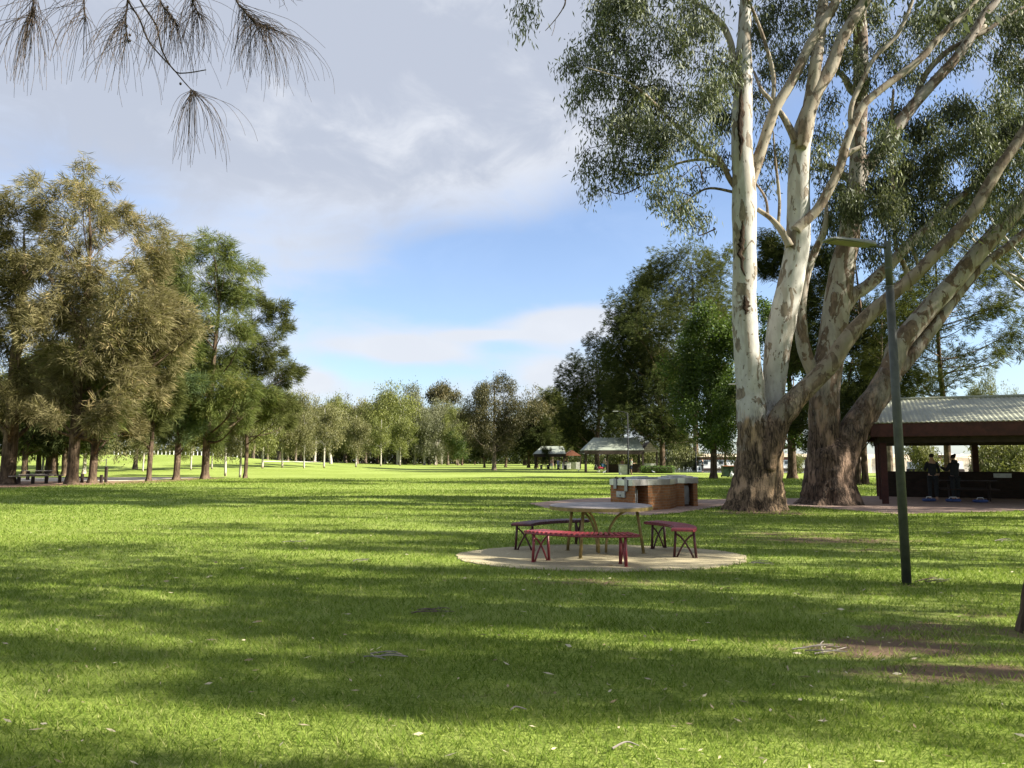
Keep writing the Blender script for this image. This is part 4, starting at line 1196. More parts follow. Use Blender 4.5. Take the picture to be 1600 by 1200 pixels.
def near_trees():
    """the tree whose trunk cuts the right edge, with the sprig that hangs into the top of the frame"""
    b = G(1632, 990)
    t = thing('edge_tree', 'dark rough trunk cutting the right edge of the picture, near the camera', 'tree', b)
    rng = np.random.default_rng(71)
    mb = MB()
    Pt = [(0, 0, -.1), (0.02, 0, .15), (0.18, -.02, 1.0), (0.65, -.1, 3.0), (1.15, -.1, 5.5), (1.3, 0.0, 8.0), (1.2, 0.2, 10.5)]
    butt(mb, catmull(Pt, 4), np.interp(np.linspace(0, 6, 25), range(7), [.27, .20, .165, .15, .13, .10, .04]), 20, rng, 0.14, 5, 5)
    a = np.array(Pt[4])
    tip = W(822, -22, 8.2) - b
    a = np.array([1.28, 0, 7.6])
    limb(mb, [a, a + (tip - a) * .3 + [0, 0, .55], a + (tip - a) * .7 + [0, 0, .75], tip], [.07, .05, .03, .008], rng, 6, 7)
    tip2 = W(895, -30, 8.0) - b
    mb.tube(catmull([tip2 + [0.5, 0, .6], tip2, W(882, 8, 8.0) - b, W(868, 30, 8.0) - b, W(852, 48, 8.0) - b], 3), np.linspace(.01, .0035, 13), 4)
    mb.tube(catmull([W(880, 14, 8.0) - b, W(884, 4, 8.0) - b, W(878, -4, 8.0) - b], 3), .003, 4)
    mb.tube(catmull([W(868, 30, 8.0) - b, W(866, 44, 8.0) - b, W(862, 56, 8.0) - b], 3), .0028, 4)
    mb.tube(np.array([a + (tip - a) * .62 + [0, 0, .85], tip2 + [0.5, 0, .6]]), [.02, .01], 4)
    mb.build('trunk', M['bark_oak'], t, True)
    L = [(*(W(px, py, 8.2) - b), r * 8.2 / F, r * 8.2 / F, r * 8.2 / F) for px, py, r in ((822, -8, 8), (826, 10, 7), (813, 22, 6), (823, 34, 5), (816, 46, 3), (806, 12, 4))]
    P, A, B, tone, _ = foliage(L, 'gum', 420, rng, (0, 0, 0), 0.078, 0.0075, 0.05)
    up = [(*u, 1.0, 1.0, .8) for u in (rng.normal(0, 1, (14, 3)) * [1.7, 1.7, 1.3] + [1.4, -0.4, 10.6])]
    P2, A2, B2, tone2, _ = foliage(up, 'gum', 7000, rng, (0, 0, 0), 0.24, 0.04, 0.2)
    link('crown', leafmesh('crown', np.concatenate([P, P2]), np.concatenate([A, A2]), np.concatenate([B, B2]), np.concatenate([tone, tone2]), M['leaf_gum']), t)


def overhead_oak():
    """she-oak standing behind the camera whose twigs hang into the top left corner"""
    b = np.array([-3.4, -2.2, 0.0])
    t = thing('overhanging_oak', 'she-oak twigs with long hanging needles in the top left corner', 'tree', b)
    rng = np.random.default_rng(81)
    mb = MB()
    butt(mb, catmull([(0, 0, -.1), (0, 0, .2), (.05, 0, 1.5), (.1, .1, 4.0), (0, 0, 7.5)], 4), np.interp(np.linspace(0, 4, 17), range(5), [.30, .22, .18, .14, .05]), 18, rng, .1, 5, 4)
    mb.build('trunk', M['bark_oak'], t, True)
    D = 3.0
    def w(px, py, d=D):
        return W(px, py, d) - b
    lm = MB()
    limb(lm, [(.08, .1, 3.4), w(-150, -330, 1.6), w(120, -170, 2.8), w(330, -130, 3.1), w(520, -120, 3.3)], [.06, .045, .03, .02, .008], rng, 6, 7)
    limb(lm, [w(120, -170, 2.8), w(40, -130, 2.9), w(-60, -110, 3.0)], [.02, .014, .006], rng, 5, 6)
    lm.build('limb', M['bark_twig'], t, True)
    tw, nd = MB(), MB()
    twigs = [  # twig polyline in photo pixels, tuft points, needles, spread left/right, length, cones
        ([(40, -135), (50, -60), (52, 0), (53, 26)], 96, (-48, 54), 118, ()),
        ([(120, -168), (128, -60), (131, 0), (134, 34)], 52, (-44, 42), 92, ()),
        ([(215, -150), (206, -50), (199, 10), (196, 34), (201, 68)], 60, (-38, 44), 96, ((199, 42), (196, 56), (204, 56), (204, 65))),
        ([(170, -160), (190, -40), (200, 0), (218, 30), (231, 62), (250, 86), (269, 106), (286, 126), (303, 145)], 46, (-24, 66), 110, ((283, 132), (304, 146))),
        ([(200, -155), (212, -30), (219, 0), (244, 40), (253, 78), (272, 110), (290, 114), (322, 109)], 0, (0, 0), 0, ()),
        ([(250, -145), (246, -40), (250, 0), (262, 19), (278, 41)], 100, (-48, 50), 100, ((262, 17), (267, 25), (263, 12))),
        ([(300, -135), (296, -40), (300, 0), (312, 24)], 84, (-34, 46), 92, ((301, 10), (310, 22), (303, 2))),
        ([(350, -130), (358, -40), (369, 0), (381, 16), (400, 36), (422, 40)], 150, (-34, 60), 100, ((372, 5), (381, 16), (398, 34), (390, 26))),
        ([(430, -126), (428, -40), (432, -12)], 30, (-20, 22), 22, ())]
    for pts, n, (s0, s1), ln, cones in twigs:
        P = catmull([w(*p) for p in pts], 4)
        tw.tube(P, np.linspace(.005, .0022, len(P)), 5)
        tuft = rng.normal(0, .22)
        for _ in range(int(n * rng.uniform(.85, 1.25))):
            f = rng.random() ** 0.7
            i = int((0.42 + 0.58 * f) * (len(P) - 1)) if pts[-1] != (303, 145) else len(P) - 1 - int(rng.random() * 2)
            p0 = P[i] + rng.normal(0, .004, 3)
            sx = rng.normal(0, 0.62) + tuft
            sx = (s1 if sx > 0 else s0) * abs(sx) * rng.uniform(0.7, 1.25)
            l = ln * rng.uniform(0.45, 1.22)
            k = D / F
            up = rng.uniform(-10, 12) * (1 if abs(sx) > 15 else 0.3)
            dy = rng.normal(0, 18) * k
            e1 = p0 + np.array([sx * .62 * k, dy * .5, (-l * .30 + up) * k])
            e2 = p0 + np.array([sx * .95 * k, dy * .9, (-l * .68 + up) * k])
            e3 = p0 + np.array([sx * 1.05 * k + rng.normal(0, 5) * k, dy, (-l + up * .5) * k])
            nd.tube(catmull([p0, e1, e2, e3], 3), np.linspace(.00105, .0006, 10), 3, False)
        for c in cones:
            MB().ball(w(*c) - np.array([0, .006, 0]), (.0052, .0052, .0060), 8, 6).build('cone', M['bark_twig'], t)
    tw.build('twigs', M['bark_twig'], t)
    nd.build('needles', M['bark_twig'], t)
    L = [(*u, .8, .8, .7) for u in (rng.normal(0, 1, (12, 3)) * [1.2, 1.0, .9] + [-.6, -1.6, 7.0])]
    P, A, B, tone, _ = foliage(L, 'needle', 5000, rng, (0, 0, 0), 0.4, 0.015)
    link('crown', leafmesh('crown', P, A, B, tone, M['leaf_mid_oak']), t)


def shade_trees():
    """trees right of the frame whose crowns throw the streaks of shade over the lawn"""
    g = 'trees right of the picture that shade the lawn'
    rng = np.random.default_rng(17)
    spots = ((3.0, 11, 13, .30, 'nearest the camera'), (5.3, 14, 15, .24, 'second from the camera'), (7.2, 13, 16, .38, 'level with the dark edge trunk'),
             (9.0, 17, 17, .30, 'just beyond the dark edge trunk'), (10.6, 15, 14, .28, 'slimmest, right of the bare soil'), (13.4, 17, 17, .34, 'level with the round pad'),
             (15.2, 19, 19, .26, 'a little beyond the round pad'), (17.6, 20, 18, .44, 'right of the green lamp post'), (20.4, 22, 20, .30, 'before the near shelter'),
             (23.0, 25, 21, .40, 'at the front of the near shelter'), (26.4, 28, 22, .34, 'by the right end of the near shelter'), (30.0, 30, 23, .44, 'behind the right end of the near shelter'),
             (34.5, 32, 24, .36, 'behind the near shelter'), (39.0, 35, 25, .50, 'toward the river'), (44.0, 38, 26, .42, 'nearest the river'), (56.0, 46, 27, .60, 'on the river bank'))
    for i, (v, x, H, wd, lab) in enumerate(spots):
        y = (v - x * math.sin(SUN_BACK)) / math.cos(SUN_BACK)
        sc = H / 15.0
        place(PROTO['shade', i % 2], 'shade_gum', 'slim gum outside the picture at right, ' + lab, 'tree', (x, y, 0), (sc * wd * 1.3, sc * wd * 1.3, sc), i * 1.1, g)


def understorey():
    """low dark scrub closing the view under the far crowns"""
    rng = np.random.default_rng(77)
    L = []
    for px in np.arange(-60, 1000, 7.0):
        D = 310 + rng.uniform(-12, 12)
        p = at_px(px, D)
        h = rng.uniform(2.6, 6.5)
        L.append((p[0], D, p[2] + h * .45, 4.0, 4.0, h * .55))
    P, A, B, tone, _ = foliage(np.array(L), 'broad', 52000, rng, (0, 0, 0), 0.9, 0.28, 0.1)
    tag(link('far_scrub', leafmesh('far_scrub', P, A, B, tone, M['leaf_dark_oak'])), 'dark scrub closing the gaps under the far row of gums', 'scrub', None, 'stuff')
# ------------------------------------------------------------------ ground, paths, grass
BARE = [(1390, 1012, 1.0, 0.42, 1.1), (1500, 1052, 1.0, 0.34, 1.1), (1450, 985, 0.9, 0.4, 0.9), (930, 910, 1.3, 0.35, 0.75), (1040, 915, 1.3, 0.3, 0.55), (1290, 845, 2.3, 0.8, 0.85), (1400, 860, 2.0, 0.6, 0.6),
        (780, 800, 2.4, 1.0, 0.45), (1230, 835, 2.0, 0.7, 0.7), (1500, 960, 1.0, 0.4, 0.6), (1230, 803, 1.5, 0.5, 0.9), (1140, 803, 1.0, 0.35, 0.7), (200, 968, 1.6, .5, .35), (640, 775, 5.0, 1.6, .35), (1340, 930, 1.0, .35, .45),
        (1110, 895, 1.0, .25, .5), (840, 1085, .8, .3, .35), (1180, 800, 1.5, .9, 1.1), (1297, 791, 1.9, 1.1, 1.1), (1417, 915, .28, .2, .8), (1630, 992, .6, .5, .9), (700, 835, 1.5, .4, .4)]


def bare_at(x, y):
    b = np.zeros(np.shape(x))
    for px, py, sx, sy, amp in BARE:
        g = G(px, py)
        b = np.maximum(b, amp * np.exp(-((x - g[0]) / sx) ** 2 - ((y - g[1]) / sy) ** 2))
    return b


def grid_sheet(name, xs, ys, m, dz=0.0, kind='structure', attr=False):
    X, Y = np.meshgrid(xs, ys)
    Z = gz(X, Y) + dz
    nx, ny = len(xs), len(ys)
    V = np.stack([X, Y, Z], -1).reshape(-1, 3)
    i = (np.arange(ny - 1)[:, None] * nx + np.arange(nx - 1)[None, :]).ravel()
    Fq = np.stack([i, i + 1, i + 1 + nx, i + nx], -1)
    me = bpy.data.meshes.new(name)
    me.vertices.add(len(V))
    me.vertices.foreach_set('co', V.astype(np.float32).ravel())
    me.loops.add(Fq.size)
    me.loops.foreach_set('vertex_index', Fq.astype(np.int32).ravel())
    me.polygons.add(len(Fq))
    me.polygons.foreach_set('loop_start', np.arange(0, Fq.size, 4, dtype=np.int32))
    me.polygons.foreach_set('use_smooth', [True] * len(Fq))
    if attr:
        a = me.attributes.new('bare', 'FLOAT', 'POINT')
        a.data.foreach_set('value', bare_at(X, Y).astype(np.float32).ravel())
    me.materials.append(m)
    me.update()
    return tag(link(name, me), kind=kind)


def poly_sheet(name, pts, m, dz, uv=False, thick=0.0):
    V = [(x, y, float(gz(x, y)) + dz) for x, y in pts]
    me = bpy.data.meshes.new(name)
    me.from_pydata(V, [], [tuple(range(len(V)))])
    if uv:
        u = me.uv_layers.new(name='uv')
        for i, l in enumerate(me.loops):
            u.data[i].uv = (V[l.vertex_index][0] * .9 + V[l.vertex_index][1] * .43, V[l.vertex_index][1] * .9 - V[l.vertex_index][0] * .43)
    me.materials.append(m)
    me.update()
    return tag(link(name, me), kind='structure')


PAD_C, PAD_R = (1.43, 12.45), (2.33, 1.66)
PAVE_PX = [(826, 787), (850, 794), (905, 800), (960, 805), (1010, 806), (1060, 802), (1105, 795), (1140, 790), (1235, 790), (1300, 796), (1345, 799), (1400, 804), (1480, 802), (1600, 799), (1800, 800), (1900, 770), (1600, 771), (1440, 773), (1250, 779), (1140, 780), (1095, 781), (1000, 776), (900, 780)]


def inside(poly, x, y):
    r = np.zeros(np.shape(x), bool)
    n = len(poly)
    for i in range(n):
        x0, y0 = poly[i]
        x1, y1 = poly[(i + 1) % n]
        hit = ((y0 > y) != (y1 > y)) & (x < (x1 - x0) * (y - y0) / (y1 - y0 + 1e-12) + x0)
        r ^= hit
    return r


def ground():
    t = np.linspace(0, 1, 260)
    ys = np.concatenate([np.linspace(-60, 0, 20)[:-1], np.linspace(0, 20, 90)[:-1], 20 + (np.exp(t[:170] * 4.6 * 260 / 170) - 1) / (math.exp(4.6) - 1) * 1500])
    k = np.linspace(-1, 1, 241)
    xs = np.sinh(k * 5.2) / math.sinh(5.2) * 1500
    xs = np.unique(np.concatenate([xs, np.linspace(-12, 12, 100)]))
    grid_sheet('lawn', xs, ys, M['lawn'], 0.0, 'structure', True)
    pad = [(PAD_C[0] + PAD_R[0] * math.cos(a) * (1 + .014 * math.sin(5 * a) + .008 * math.sin(13 * a + 1) + .006 * math.sin(29 * a)), PAD_C[1] + PAD_R[1] * math.sin(a) * (1 + .02 * math.sin(4 * a + 1) + .012 * math.sin(11 * a) + .008 * math.sin(31 * a))) for a in np.linspace(0, 2 * math.pi, 160, False)]
    mb = MB().prism(pad, -0.05, 0.014)
    tag(mb.build('concrete_pad', M['aggregate']), kind='structure')
    pave = [tuple(G(px, py)[:2]) for px, py in PAVE_PX]
    poly_sheet('brick_path', pave, M['paving'], 0.012, True)
    rng = np.random.default_rng(2)

    def strip(name, top, bot, m, dz, wob):
        a = [G(px, py + rng.normal(0, wob))[:2] for px, py in catmull([(*p, 0) for p in top], 6)[:, :2]]
        c = [G(px, py + rng.normal(0, wob))[:2] for px, py in catmull([(*p, 0) for p in bot], 6)[:, :2]]
        n = min(len(a), len(c))
        V, Fc = [], []
        for i in range(n):
            for j in range(5):
                p = a[i] + (c[i] - a[i]) * j / 4
                V.append((p[0], p[1], float(gz(*p)) + dz))
        for i in range(n - 1):
            for j in range(4):
                q = i * 5 + j
                Fc.append((q, q + 1, q + 6, q + 5))
        tag(MB().add(V, Fc).build(name, m), kind='structure')
    strip('mulch_bed', [(-120, 751), (0, 752), (80, 752.5), (160, 752.5), (240, 750.5), (310, 747.5), (350, 746.5)], [(-120, 764), (0, 762.5), (80, 760), (160, 757.5), (240, 754.5), (310, 750), (350, 747)], M['mulch'], 0.010, 0.25)
    strip('gravel_path', [(-120, 747), (0, 747), (80, 746.5), (160, 746.2), (230, 746), (280, 745.5), (330, 745)], [(-120, 752.2), (0, 752.4), (80, 752.4), (160, 752), (230, 750.5), (280, 747.8), (330, 745.6)], M['gravel_path'], 0.006, 0.12)
    strip('far_path', [(410, 720.6), (500, 721.4), (600, 721.8), (680, 722.2), (780, 722.6)], [(410, 721.6), (500, 722.4), (600, 722.8), (680, 723.2), (780, 723.6)], M['pale_road'], 0.03, 0.0)
    # river and its far bank on the right
    poly_sheet('river', [(16, 96), (160, 70), (400, 120), (420, 230), (60, 230), (24, 140)], M['water'], 0.02)
    mb = MB()
    rr = np.random.default_rng(6)
    xs = np.linspace(53, 340, 60)
    V, Fc = [], []
    for i, x in enumerate(xs):
        h = 3.0 + rr.normal(0, .35)
        V += [(x, 214 + rr.normal(0, 1), -.2), (x, 216 + rr.normal(0, 1), h * .75), (x, 222 + rr.normal(0, 2), h), (x, 300, h + .6)]
    for i in range(len(xs) - 1):
        for j in range(3):
            q = i * 4 + j
            Fc.append((q, q + 4, q + 5, q + 1))
    tag(mb.add(V, Fc).build('far_bank', M['cliff']), kind='structure')
    # grass blades: many in front, thinning out into the textured lawn
    rng = np.random.default_rng(3)
    Ps = []
    for y0, y1, dens in ((3.0, 5.0, 3000), (5.0, 7.5, 2000), (7.5, 11, 1100), (11, 16, 520), (16, 26, 230), (26, 40, 95), (40, 64, 34)):
        n = int(dens * (y1 - y0) * (y1 * 0.81 + 1.0) * 2)
        y = rng.uniform(y0, y1, n)
        x = rng.uniform(-1, 1, n) * (y1 * 0.81 + 1.0)
        keep = np.abs(x) < y * 0.80 + 1.0
        Ps.append(np.stack([x[keep], y[keep]], -1))
    P2 = np.concatenate(Ps)
    x, y = P2[:, 0], P2[:, 1]
    e = ((x - PAD_C[0]) / PAD_R[0]) ** 2 + ((y - PAD_C[1]) / PAD_R[1]) ** 2
    keep = (e > .985 + rng.normal(0, .045, len(x))) & ~inside(pave, x, y)
    qx, qy = 800 + F * x / y, 719 + F * EYE / y
    keep &= ~((qx < 360) & (qy < 762.8 - 0.0443 * qx + rng.normal(0, .5, len(x))))
    bb = bare_at(x, y)
    patch = (np.sin(x * 3.1 + 2 * np.sin(y * 2.3)) * np.sin(y * 3.7 + 1.5 * np.sin(x * 1.9)) + rng.normal(0, .5, len(x))) * .35
    keep &= rng.random(len(x)) > np.clip((bb + patch - .3) * 1.5, 0, 0.86) * (bb > .12)
    x, y, bb = x[keep], y[keep], bb[keep]
    n = len(x)
    far = np.clip((y - 3) / 14, 0, 3.6)
    clump = 0.5 + 0.5 * np.sin(x * 5.3 + 3 * np.sin(y * 1.7)) * np.sin(y * 6.1 + 2.5 * np.sin(x * 2.1))
    ln = (0.026 + 0.026 * rng.random(n) ** 1.5 + 0.010 * clump) * (1 + .35 * far)
    lay = 0.75 + 0.75 * rng.random(n)
    th = rng.uniform(0, 6.28, n)
    A = np.stack([np.cos(th) * ln * lay, np.sin(th) * ln * lay, ln], -1)
    B = unit(np.stack([-np.sin(th), np.cos(th), rng.normal(0, .4, n)], -1)) * (0.0024 + 0.0034 * far)[:, None] * rng.uniform(.7, 1.3, n)[:, None]
    tone = np.clip(.40 + .20 * (clump - .5) + rng.normal(0, .20, n) + .12 * np.sin(x * .9 + 1) * np.sin(y * .7), 0, 1)
    tone = np.where(rng.random(n) < .04 + .25 * bb, rng.uniform(.8, 1.0, n), tone)
    P = np.stack([x, y, np.full(n, -.004)], -1)
    tag(link('grass', leafmesh('grass', P, A, B, tone, M['grass_blade'])), 'short mown green grass of the lawn nearest the camera', 'grass', None, 'stuff')
    # fallen gum leaves: too many to count
    n = 900
    y = 3.6 + 17 * rng.random(n) ** 1.3
    x = rng.uniform(-.72, .72, n) * y
    th = rng.uniform(0, 6.28, n)
    l = rng.uniform(.025, .095, n)
    A = np.stack([np.cos(th) * l, np.sin(th) * l, rng.normal(0, .12, n) * l], -1)
    B = np.stack([-np.sin(th), np.cos(th), rng.normal(0, .5, n)], -1) * (l * .11)[:, None]
    tag(link('leaf_litter', leafmesh('leaf_litter', np.stack([x, y, np.full(n, .035)], -1), A, B, rng.random(n), M['dry_leaf'])), 'pale fallen gum leaves scattered over the grass', 'leaf litter', None, 'stuff')
    # sticks lying on the grass
    g = 'fallen twigs on the grass'
    for px, py, l, lab, k in ((675, 962, .42, 'leafy fallen branchlet on the grass left of the round pad', 7), (460, 850, .45, 'dry bark strip on the grass at left, in front of the open lawn', 4), (1460, 912, .35, 'heap of dry sticks at the foot of the green lamp post', 7),
                              (1565, 848, .40, 'dark forked twig standing in the grass near the right edge', 5), (1290, 1022, .40, 'pale curled twig on the bare soil patch', 5), (978, 1178, .16, 'short curved twig at the bottom of the picture', 1),
                              (605, 1030, .30, 'small dark twig in the middle foreground grass', 4), (560, 880, .38, 'pale bark scraps on the grass left of the pad', 3), (1190, 884, .4, 'pale dry sticks at the right end of the pad', 4), (810, 1118, .14, 'single tan curled bark piece in the foreground', 1)):
        c = G(px, py)
        t = thing('fallen_twig', lab, 'twig', c, 0, g)
        mb = MB()
        a0 = rng.uniform(-.5, .5)
        for i in range(k):
            a = a0 + rng.normal(0, .45)
            o = np.array([rng.normal(0, .06), rng.normal(0, .06), .028 + .012 * (i % 3)]) if k > 1 else np.array([0, 0, .03])
            d = np.array([math.cos(a), math.sin(a), rng.uniform(0.0, .12)]) * l * rng.uniform(.5, 1)
            mb.tube(catmull([o - d * .5, o + rng.normal(0, .02, 3) * [1, 1, .3] + [0, 0, .012], o + d * .5], 4), np.linspace(.006, .003, 9), 5)
        mb.build('stem', M['timber_grey'] if k != 7 else M['bark_grey'], t)
        if k >= 4:
            n = 16 if k == 7 else 7
            P = np.stack([rng.normal(0, l * .3, n), rng.normal(0, l * .2, n), rng.uniform(.03, .06, n)], -1)
            th = rng.uniform(0, 6.28, n)
            A = np.stack([np.cos(th), np.sin(th), rng.uniform(-.1, .3, n)], -1) * .08
            B = np.stack([-np.sin(th), np.cos(th), rng.normal(0, .4, n)], -1) * .008
            for q in range(n):
                link('leaf', leafmesh('leaf', P[q:q + 1], A[q:q + 1], B[q:q + 1], rng.random(1), M['dry_leaf' if px != 675 else 'leaf_grey_gum']), t)
# ------------------------------------------------------------------ furniture and other things
def arc_xy(r, a0, a1, n):
    return [(r * math.cos(a), r * math.sin(a)) for a in np.linspace(a0, a1, n)]


def picnic_setting():
    cx, cy = 1.47, 12.72
    t = thing('picnic_table', 'round table with weathered top and gold legs on the concrete pad', 'table', (cx, cy, 0.014))
    # top: slightly dished disc with a rounded rim
    prof = [(0.0, .765), (.78, .765), (.815, .735), (.832, .735), (.845, .75), (.845, .79), (.832, .80), (.78, .802), (.40, .806), (0.0, .808)]
    n = 64
    def lathe(pr, n):
        V, Fc = [], []
        for r, z in pr:
            V += [(r * math.cos(a), r * math.sin(a), z) for a in np.arange(n) * 2 * math.pi / n]
        for i in range(len(pr) - 1):
            for k in range(n):
                j = (k + 1) % n
                Fc.append((i * n + k, i * n + j, (i + 1) * n + j, (i + 1) * n + k))
        return V, Fc
    MB().add(*lathe(prof[4:], n)).build('tabletop', M['weathered_top'], t)
    MB().add(*lathe([(0, .763), (.78, .763), (.812, .732), (.849, .732), (.851, .785), (.8465, .785)], n)).build('rim', M['gold_paint'], t)
    for a in (R(4), R(137), R(236)):
        c, s = math.cos(a), math.sin(a)
        mb = MB()
        mb.tube(np.array([(c * .60, s * .60, .765), (c * .71, s * .71, 0)]), .026, 10)
        mb.ball((c * .71, s * .71, .004), (.05, .05, .01), 10, 4)
        mb.build('leg', M['gold_paint'], t, True)
        q = np.linspace(0, math.pi / 2, 12)
        arc = [(c * (.60 - .52 * math.sin(v)), s * (.60 - .52 * math.sin(v)), .02 + .72 * math.cos(v) ** 0.85) for v in q]
        mb = MB()
        mb.tube(np.array(arc), .021, 8)
        mb.build('brace', M['gold_paint'], t, True)
    # curved slatted benches round the table
    g = 'curved red benches round the table'
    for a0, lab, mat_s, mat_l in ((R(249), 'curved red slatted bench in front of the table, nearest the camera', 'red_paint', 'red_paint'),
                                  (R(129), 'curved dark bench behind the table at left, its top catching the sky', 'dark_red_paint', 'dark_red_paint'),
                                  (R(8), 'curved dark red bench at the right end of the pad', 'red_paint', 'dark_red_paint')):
        b = thing('curved_bench', lab, 'bench', (cx, cy, 0.014), 0, g)
        half = R(35)
        seat = MB()
        ns = 22
        for i in range(ns):
            a = a0 - half + 2 * half * (i + .5) / ns
            seat.box((1.36 * math.cos(a), 1.36 * math.sin(a), .452), (.37, .052, .028), a, bev=.008)
        for r in (1.19, 1.53):
            P = [(x, y, .428) for x, y in arc_xy(r, a0 - half, a0 + half, 22)]
            seat.tube(np.array(P), .016, 7)
        for a in (a0 - half - .008, a0 + half + .008):
            seat.tube(np.array([(1.185 * math.cos(a), 1.185 * math.sin(a), .44), (1.535 * math.cos(a), 1.535 * math.sin(a), .44)]), .021, 7)
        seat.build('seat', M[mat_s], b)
        for sgn in (-1, 1):
            a = a0 + sgn * half * .80
            for r, sp in ((1.22, -.03), (1.50, .03)):
                mb = MB()
                c, s = math.cos(a), math.sin(a)
                mb.tube(np.array([(c * r, s * r, .43), (c * (r + sp), s * (r + sp), 0)]), .021, 8)
                mb.ball((c * (r + sp), s * (r + sp), .004), (.036, .036, .008), 8, 4)
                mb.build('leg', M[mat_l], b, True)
            for r0, r1 in ((1.22, 1.49), (1.50, 1.23)):
                q = np.linspace(0, 1, 9)
                P = [((r0 + (r1 - r0) * v) * math.cos(a), (r0 + (r1 - r0) * v) * math.sin(a), .36 * (1 - v ** 1.7) + .0) for v in q]
                MB().tube(np.array(P), .015, 7).build('brace', M[mat_l], b, True)


def lamp_posts():
    b = G(1417, 913)
    D = b[1]
    top = W(1386, 377, D)
    H = top[2]
    lean = (top[0] - b[0])
    t = thing('lamp_post', 'dark green park lamp post with flat grey lantern, nearest on the lawn', 'lamp post', b)
    mb = MB()
    mb.tube(np.array([(0, 0, -.05), (lean * .5, 0, H * .5), (lean * .86, 0, H * .86)]), [.057, .054, .051], 20)
    mb.tube(np.array([(lean * .855, 0, H * .855), (lean, 0, H - .03), (lean, 0, H - .008), (lean, 0, H)]), [.045, .045, .042, .032], 20)
    mb.build('pole', M['lamp_green'], t, True)
    for f in (.862, .918):
        MB().tube(np.array([(lean * f, 0, H * f - .012), (lean * f, 0, H * f + .012)]), .054 if f < .9 else .049, 20).build('collar', M['lamp_green'], t)
    za = W(1386, 387, D)[2]
    MB().tube(np.array([(lean, 0, za), (lean - .16, -.05, za + .004), (lean - .27, -.085, za + .006)]), .021, 10).build('arm', M['lamp_green'], t, True)
    # flat lantern pointing left and a little toward the camera
    lam = MB()
    L0, L1 = .22, .78
    dx, dy = -math.cos(R(17)), -math.sin(R(17))
    nx, ny = -dy, dx
    sec = [(.22, .055, .030, .0), (.25, .088, .040, .0), (.36, .108, .042, .004), (.40, .112, .040, .004), (.60, .115, .026, .010), (.74, .110, .018, .012), (.785, .085, .012, .012)]
    V, Fc = [], []
    sec = [(.22 + (s - .22) * 1.3, w, h, dz) for s, w, h, dz in sec]
    for s, w, h, dz in sec:
        cx, cy, cz = lean + dx * s, dy * s, za + .012 + dz
        for q, k in ((-1, -.35), (-1, .25), (-.75, 1), (.75, 1), (1, .25), (1, -.35)):
            V.append((cx + nx * w * q, cy + ny * w * q, cz + h * k))
    for i in range(len(sec) - 1):
        for k in range(6):
            j = (k + 1) % 6
            Fc.append((i * 6 + k, i * 6 + j, i * 6 + 6 + j, i * 6 + 6 + k))
    Fc += [tuple(range(5, -1, -1)), tuple(range(36, 42))]
    ln = lam.add(V, Fc).build('lantern', M['lamp_grey'], t)
    c = (lean + dx * .66, dy * .66, za - .004 + .006)
    MB().box(c, (.46, .17, .008), math.atan2(dy, dx), ry=R(-1.5)).build('lens', M['lens'], ln)
    fin = MB()
    for k in range(11):
        s = .75 + k * .016
        fin.box((lean + dx * s, dy * s, za + .047 - .001 * k), (.005, .19, .016), math.atan2(dy, dx))
    fin.build('cooling_fins', M['lamp_grey'], ln)
    g = 'distant lamp posts'
    # dark post in front of the middle shelter
    b = G(982, 742)
    t = thing('lamp_post', 'slim black lamp post in front of the middle shelter', 'lamp post', b, 0, g)
    H = W(982, 645, b[1])[2]
    MB().tube(np.array([(0, 0, 0), (0, 0, 1.2), (0, 0, 1.25), (0, 0, H)]), [.11, .10, .075, .06], 10).build('pole', M['cloth_black'], t, True)
    MB().tube(np.array([(0, 0, H - .05), (-.5, 0, H + .12), (-1.1, 0, H + .15)]), .035, 6).build('arm', M['cloth_black'], t, True)
    MB().box((-1.3, 0, H + .15), (.6, .22, .09), bev=.03).build('lantern', M['lamp_grey'], t)
    b = G(1088, 737)
    t = thing('lamp_post', 'black lamp post with a white lantern by the river', 'lamp post', b, 0, g)
    H = W(1087, 688, b[1])[2]
    MB().tube(np.array([(0, 0, 0), (0, 0, H)]), [.10, .06], 8).build('pole', M['cloth_black'], t, True)
    MB().box((-.12, 0, H), (.45, .25, .16), bev=.04).build('lantern', M['plastic_white'], t)
    b = G(1168, 752)
    t = thing('lamp_post', 'lamp post mostly hidden by the white gum, lantern poking out left', 'lamp post', b, 0, g)
    p = W(1148, 601, b[1]) - b
    MB().tube(np.array([(0, 0, 0), (0, 0, p[2])]), [.06, .045], 8).build('pole', M['lamp_green'], t, True)
    MB().tube(np.array([(0, 0, p[2]), (p[0], 0, p[2])]), .025, 6).build('arm', M['lamp_green'], t, True)
    MB().box((p[0] - .15, 0, p[2] + .02), (.65, .22, .08), bev=.03).build('lantern', M['lamp_grey'], t)
    b = G(1443, 745)
    t = thing('lamp_post', 'pale lamp post behind the two people in the near shelter', 'lamp post', b, 0, g)
    H = W(1443, 655, b[1])[2]
    MB().tube(np.array([(0, 0, 0), (0, 0, H)]), [.08, .06], 8).build('pole', M['lamp_grey'], t, True)
    MB().box((-.2, 0, H), (.5, .22, .1), bev=.03).build('lantern', M['lamp_grey'], t)


def wall_uv(co, n):
    if abs(n[2]) > .7:
        return (co[0], co[1])
    d = math.atan2(n[1], n[0])
    return (-co[0] * math.sin(d) + co[1] * math.cos(d), co[2])


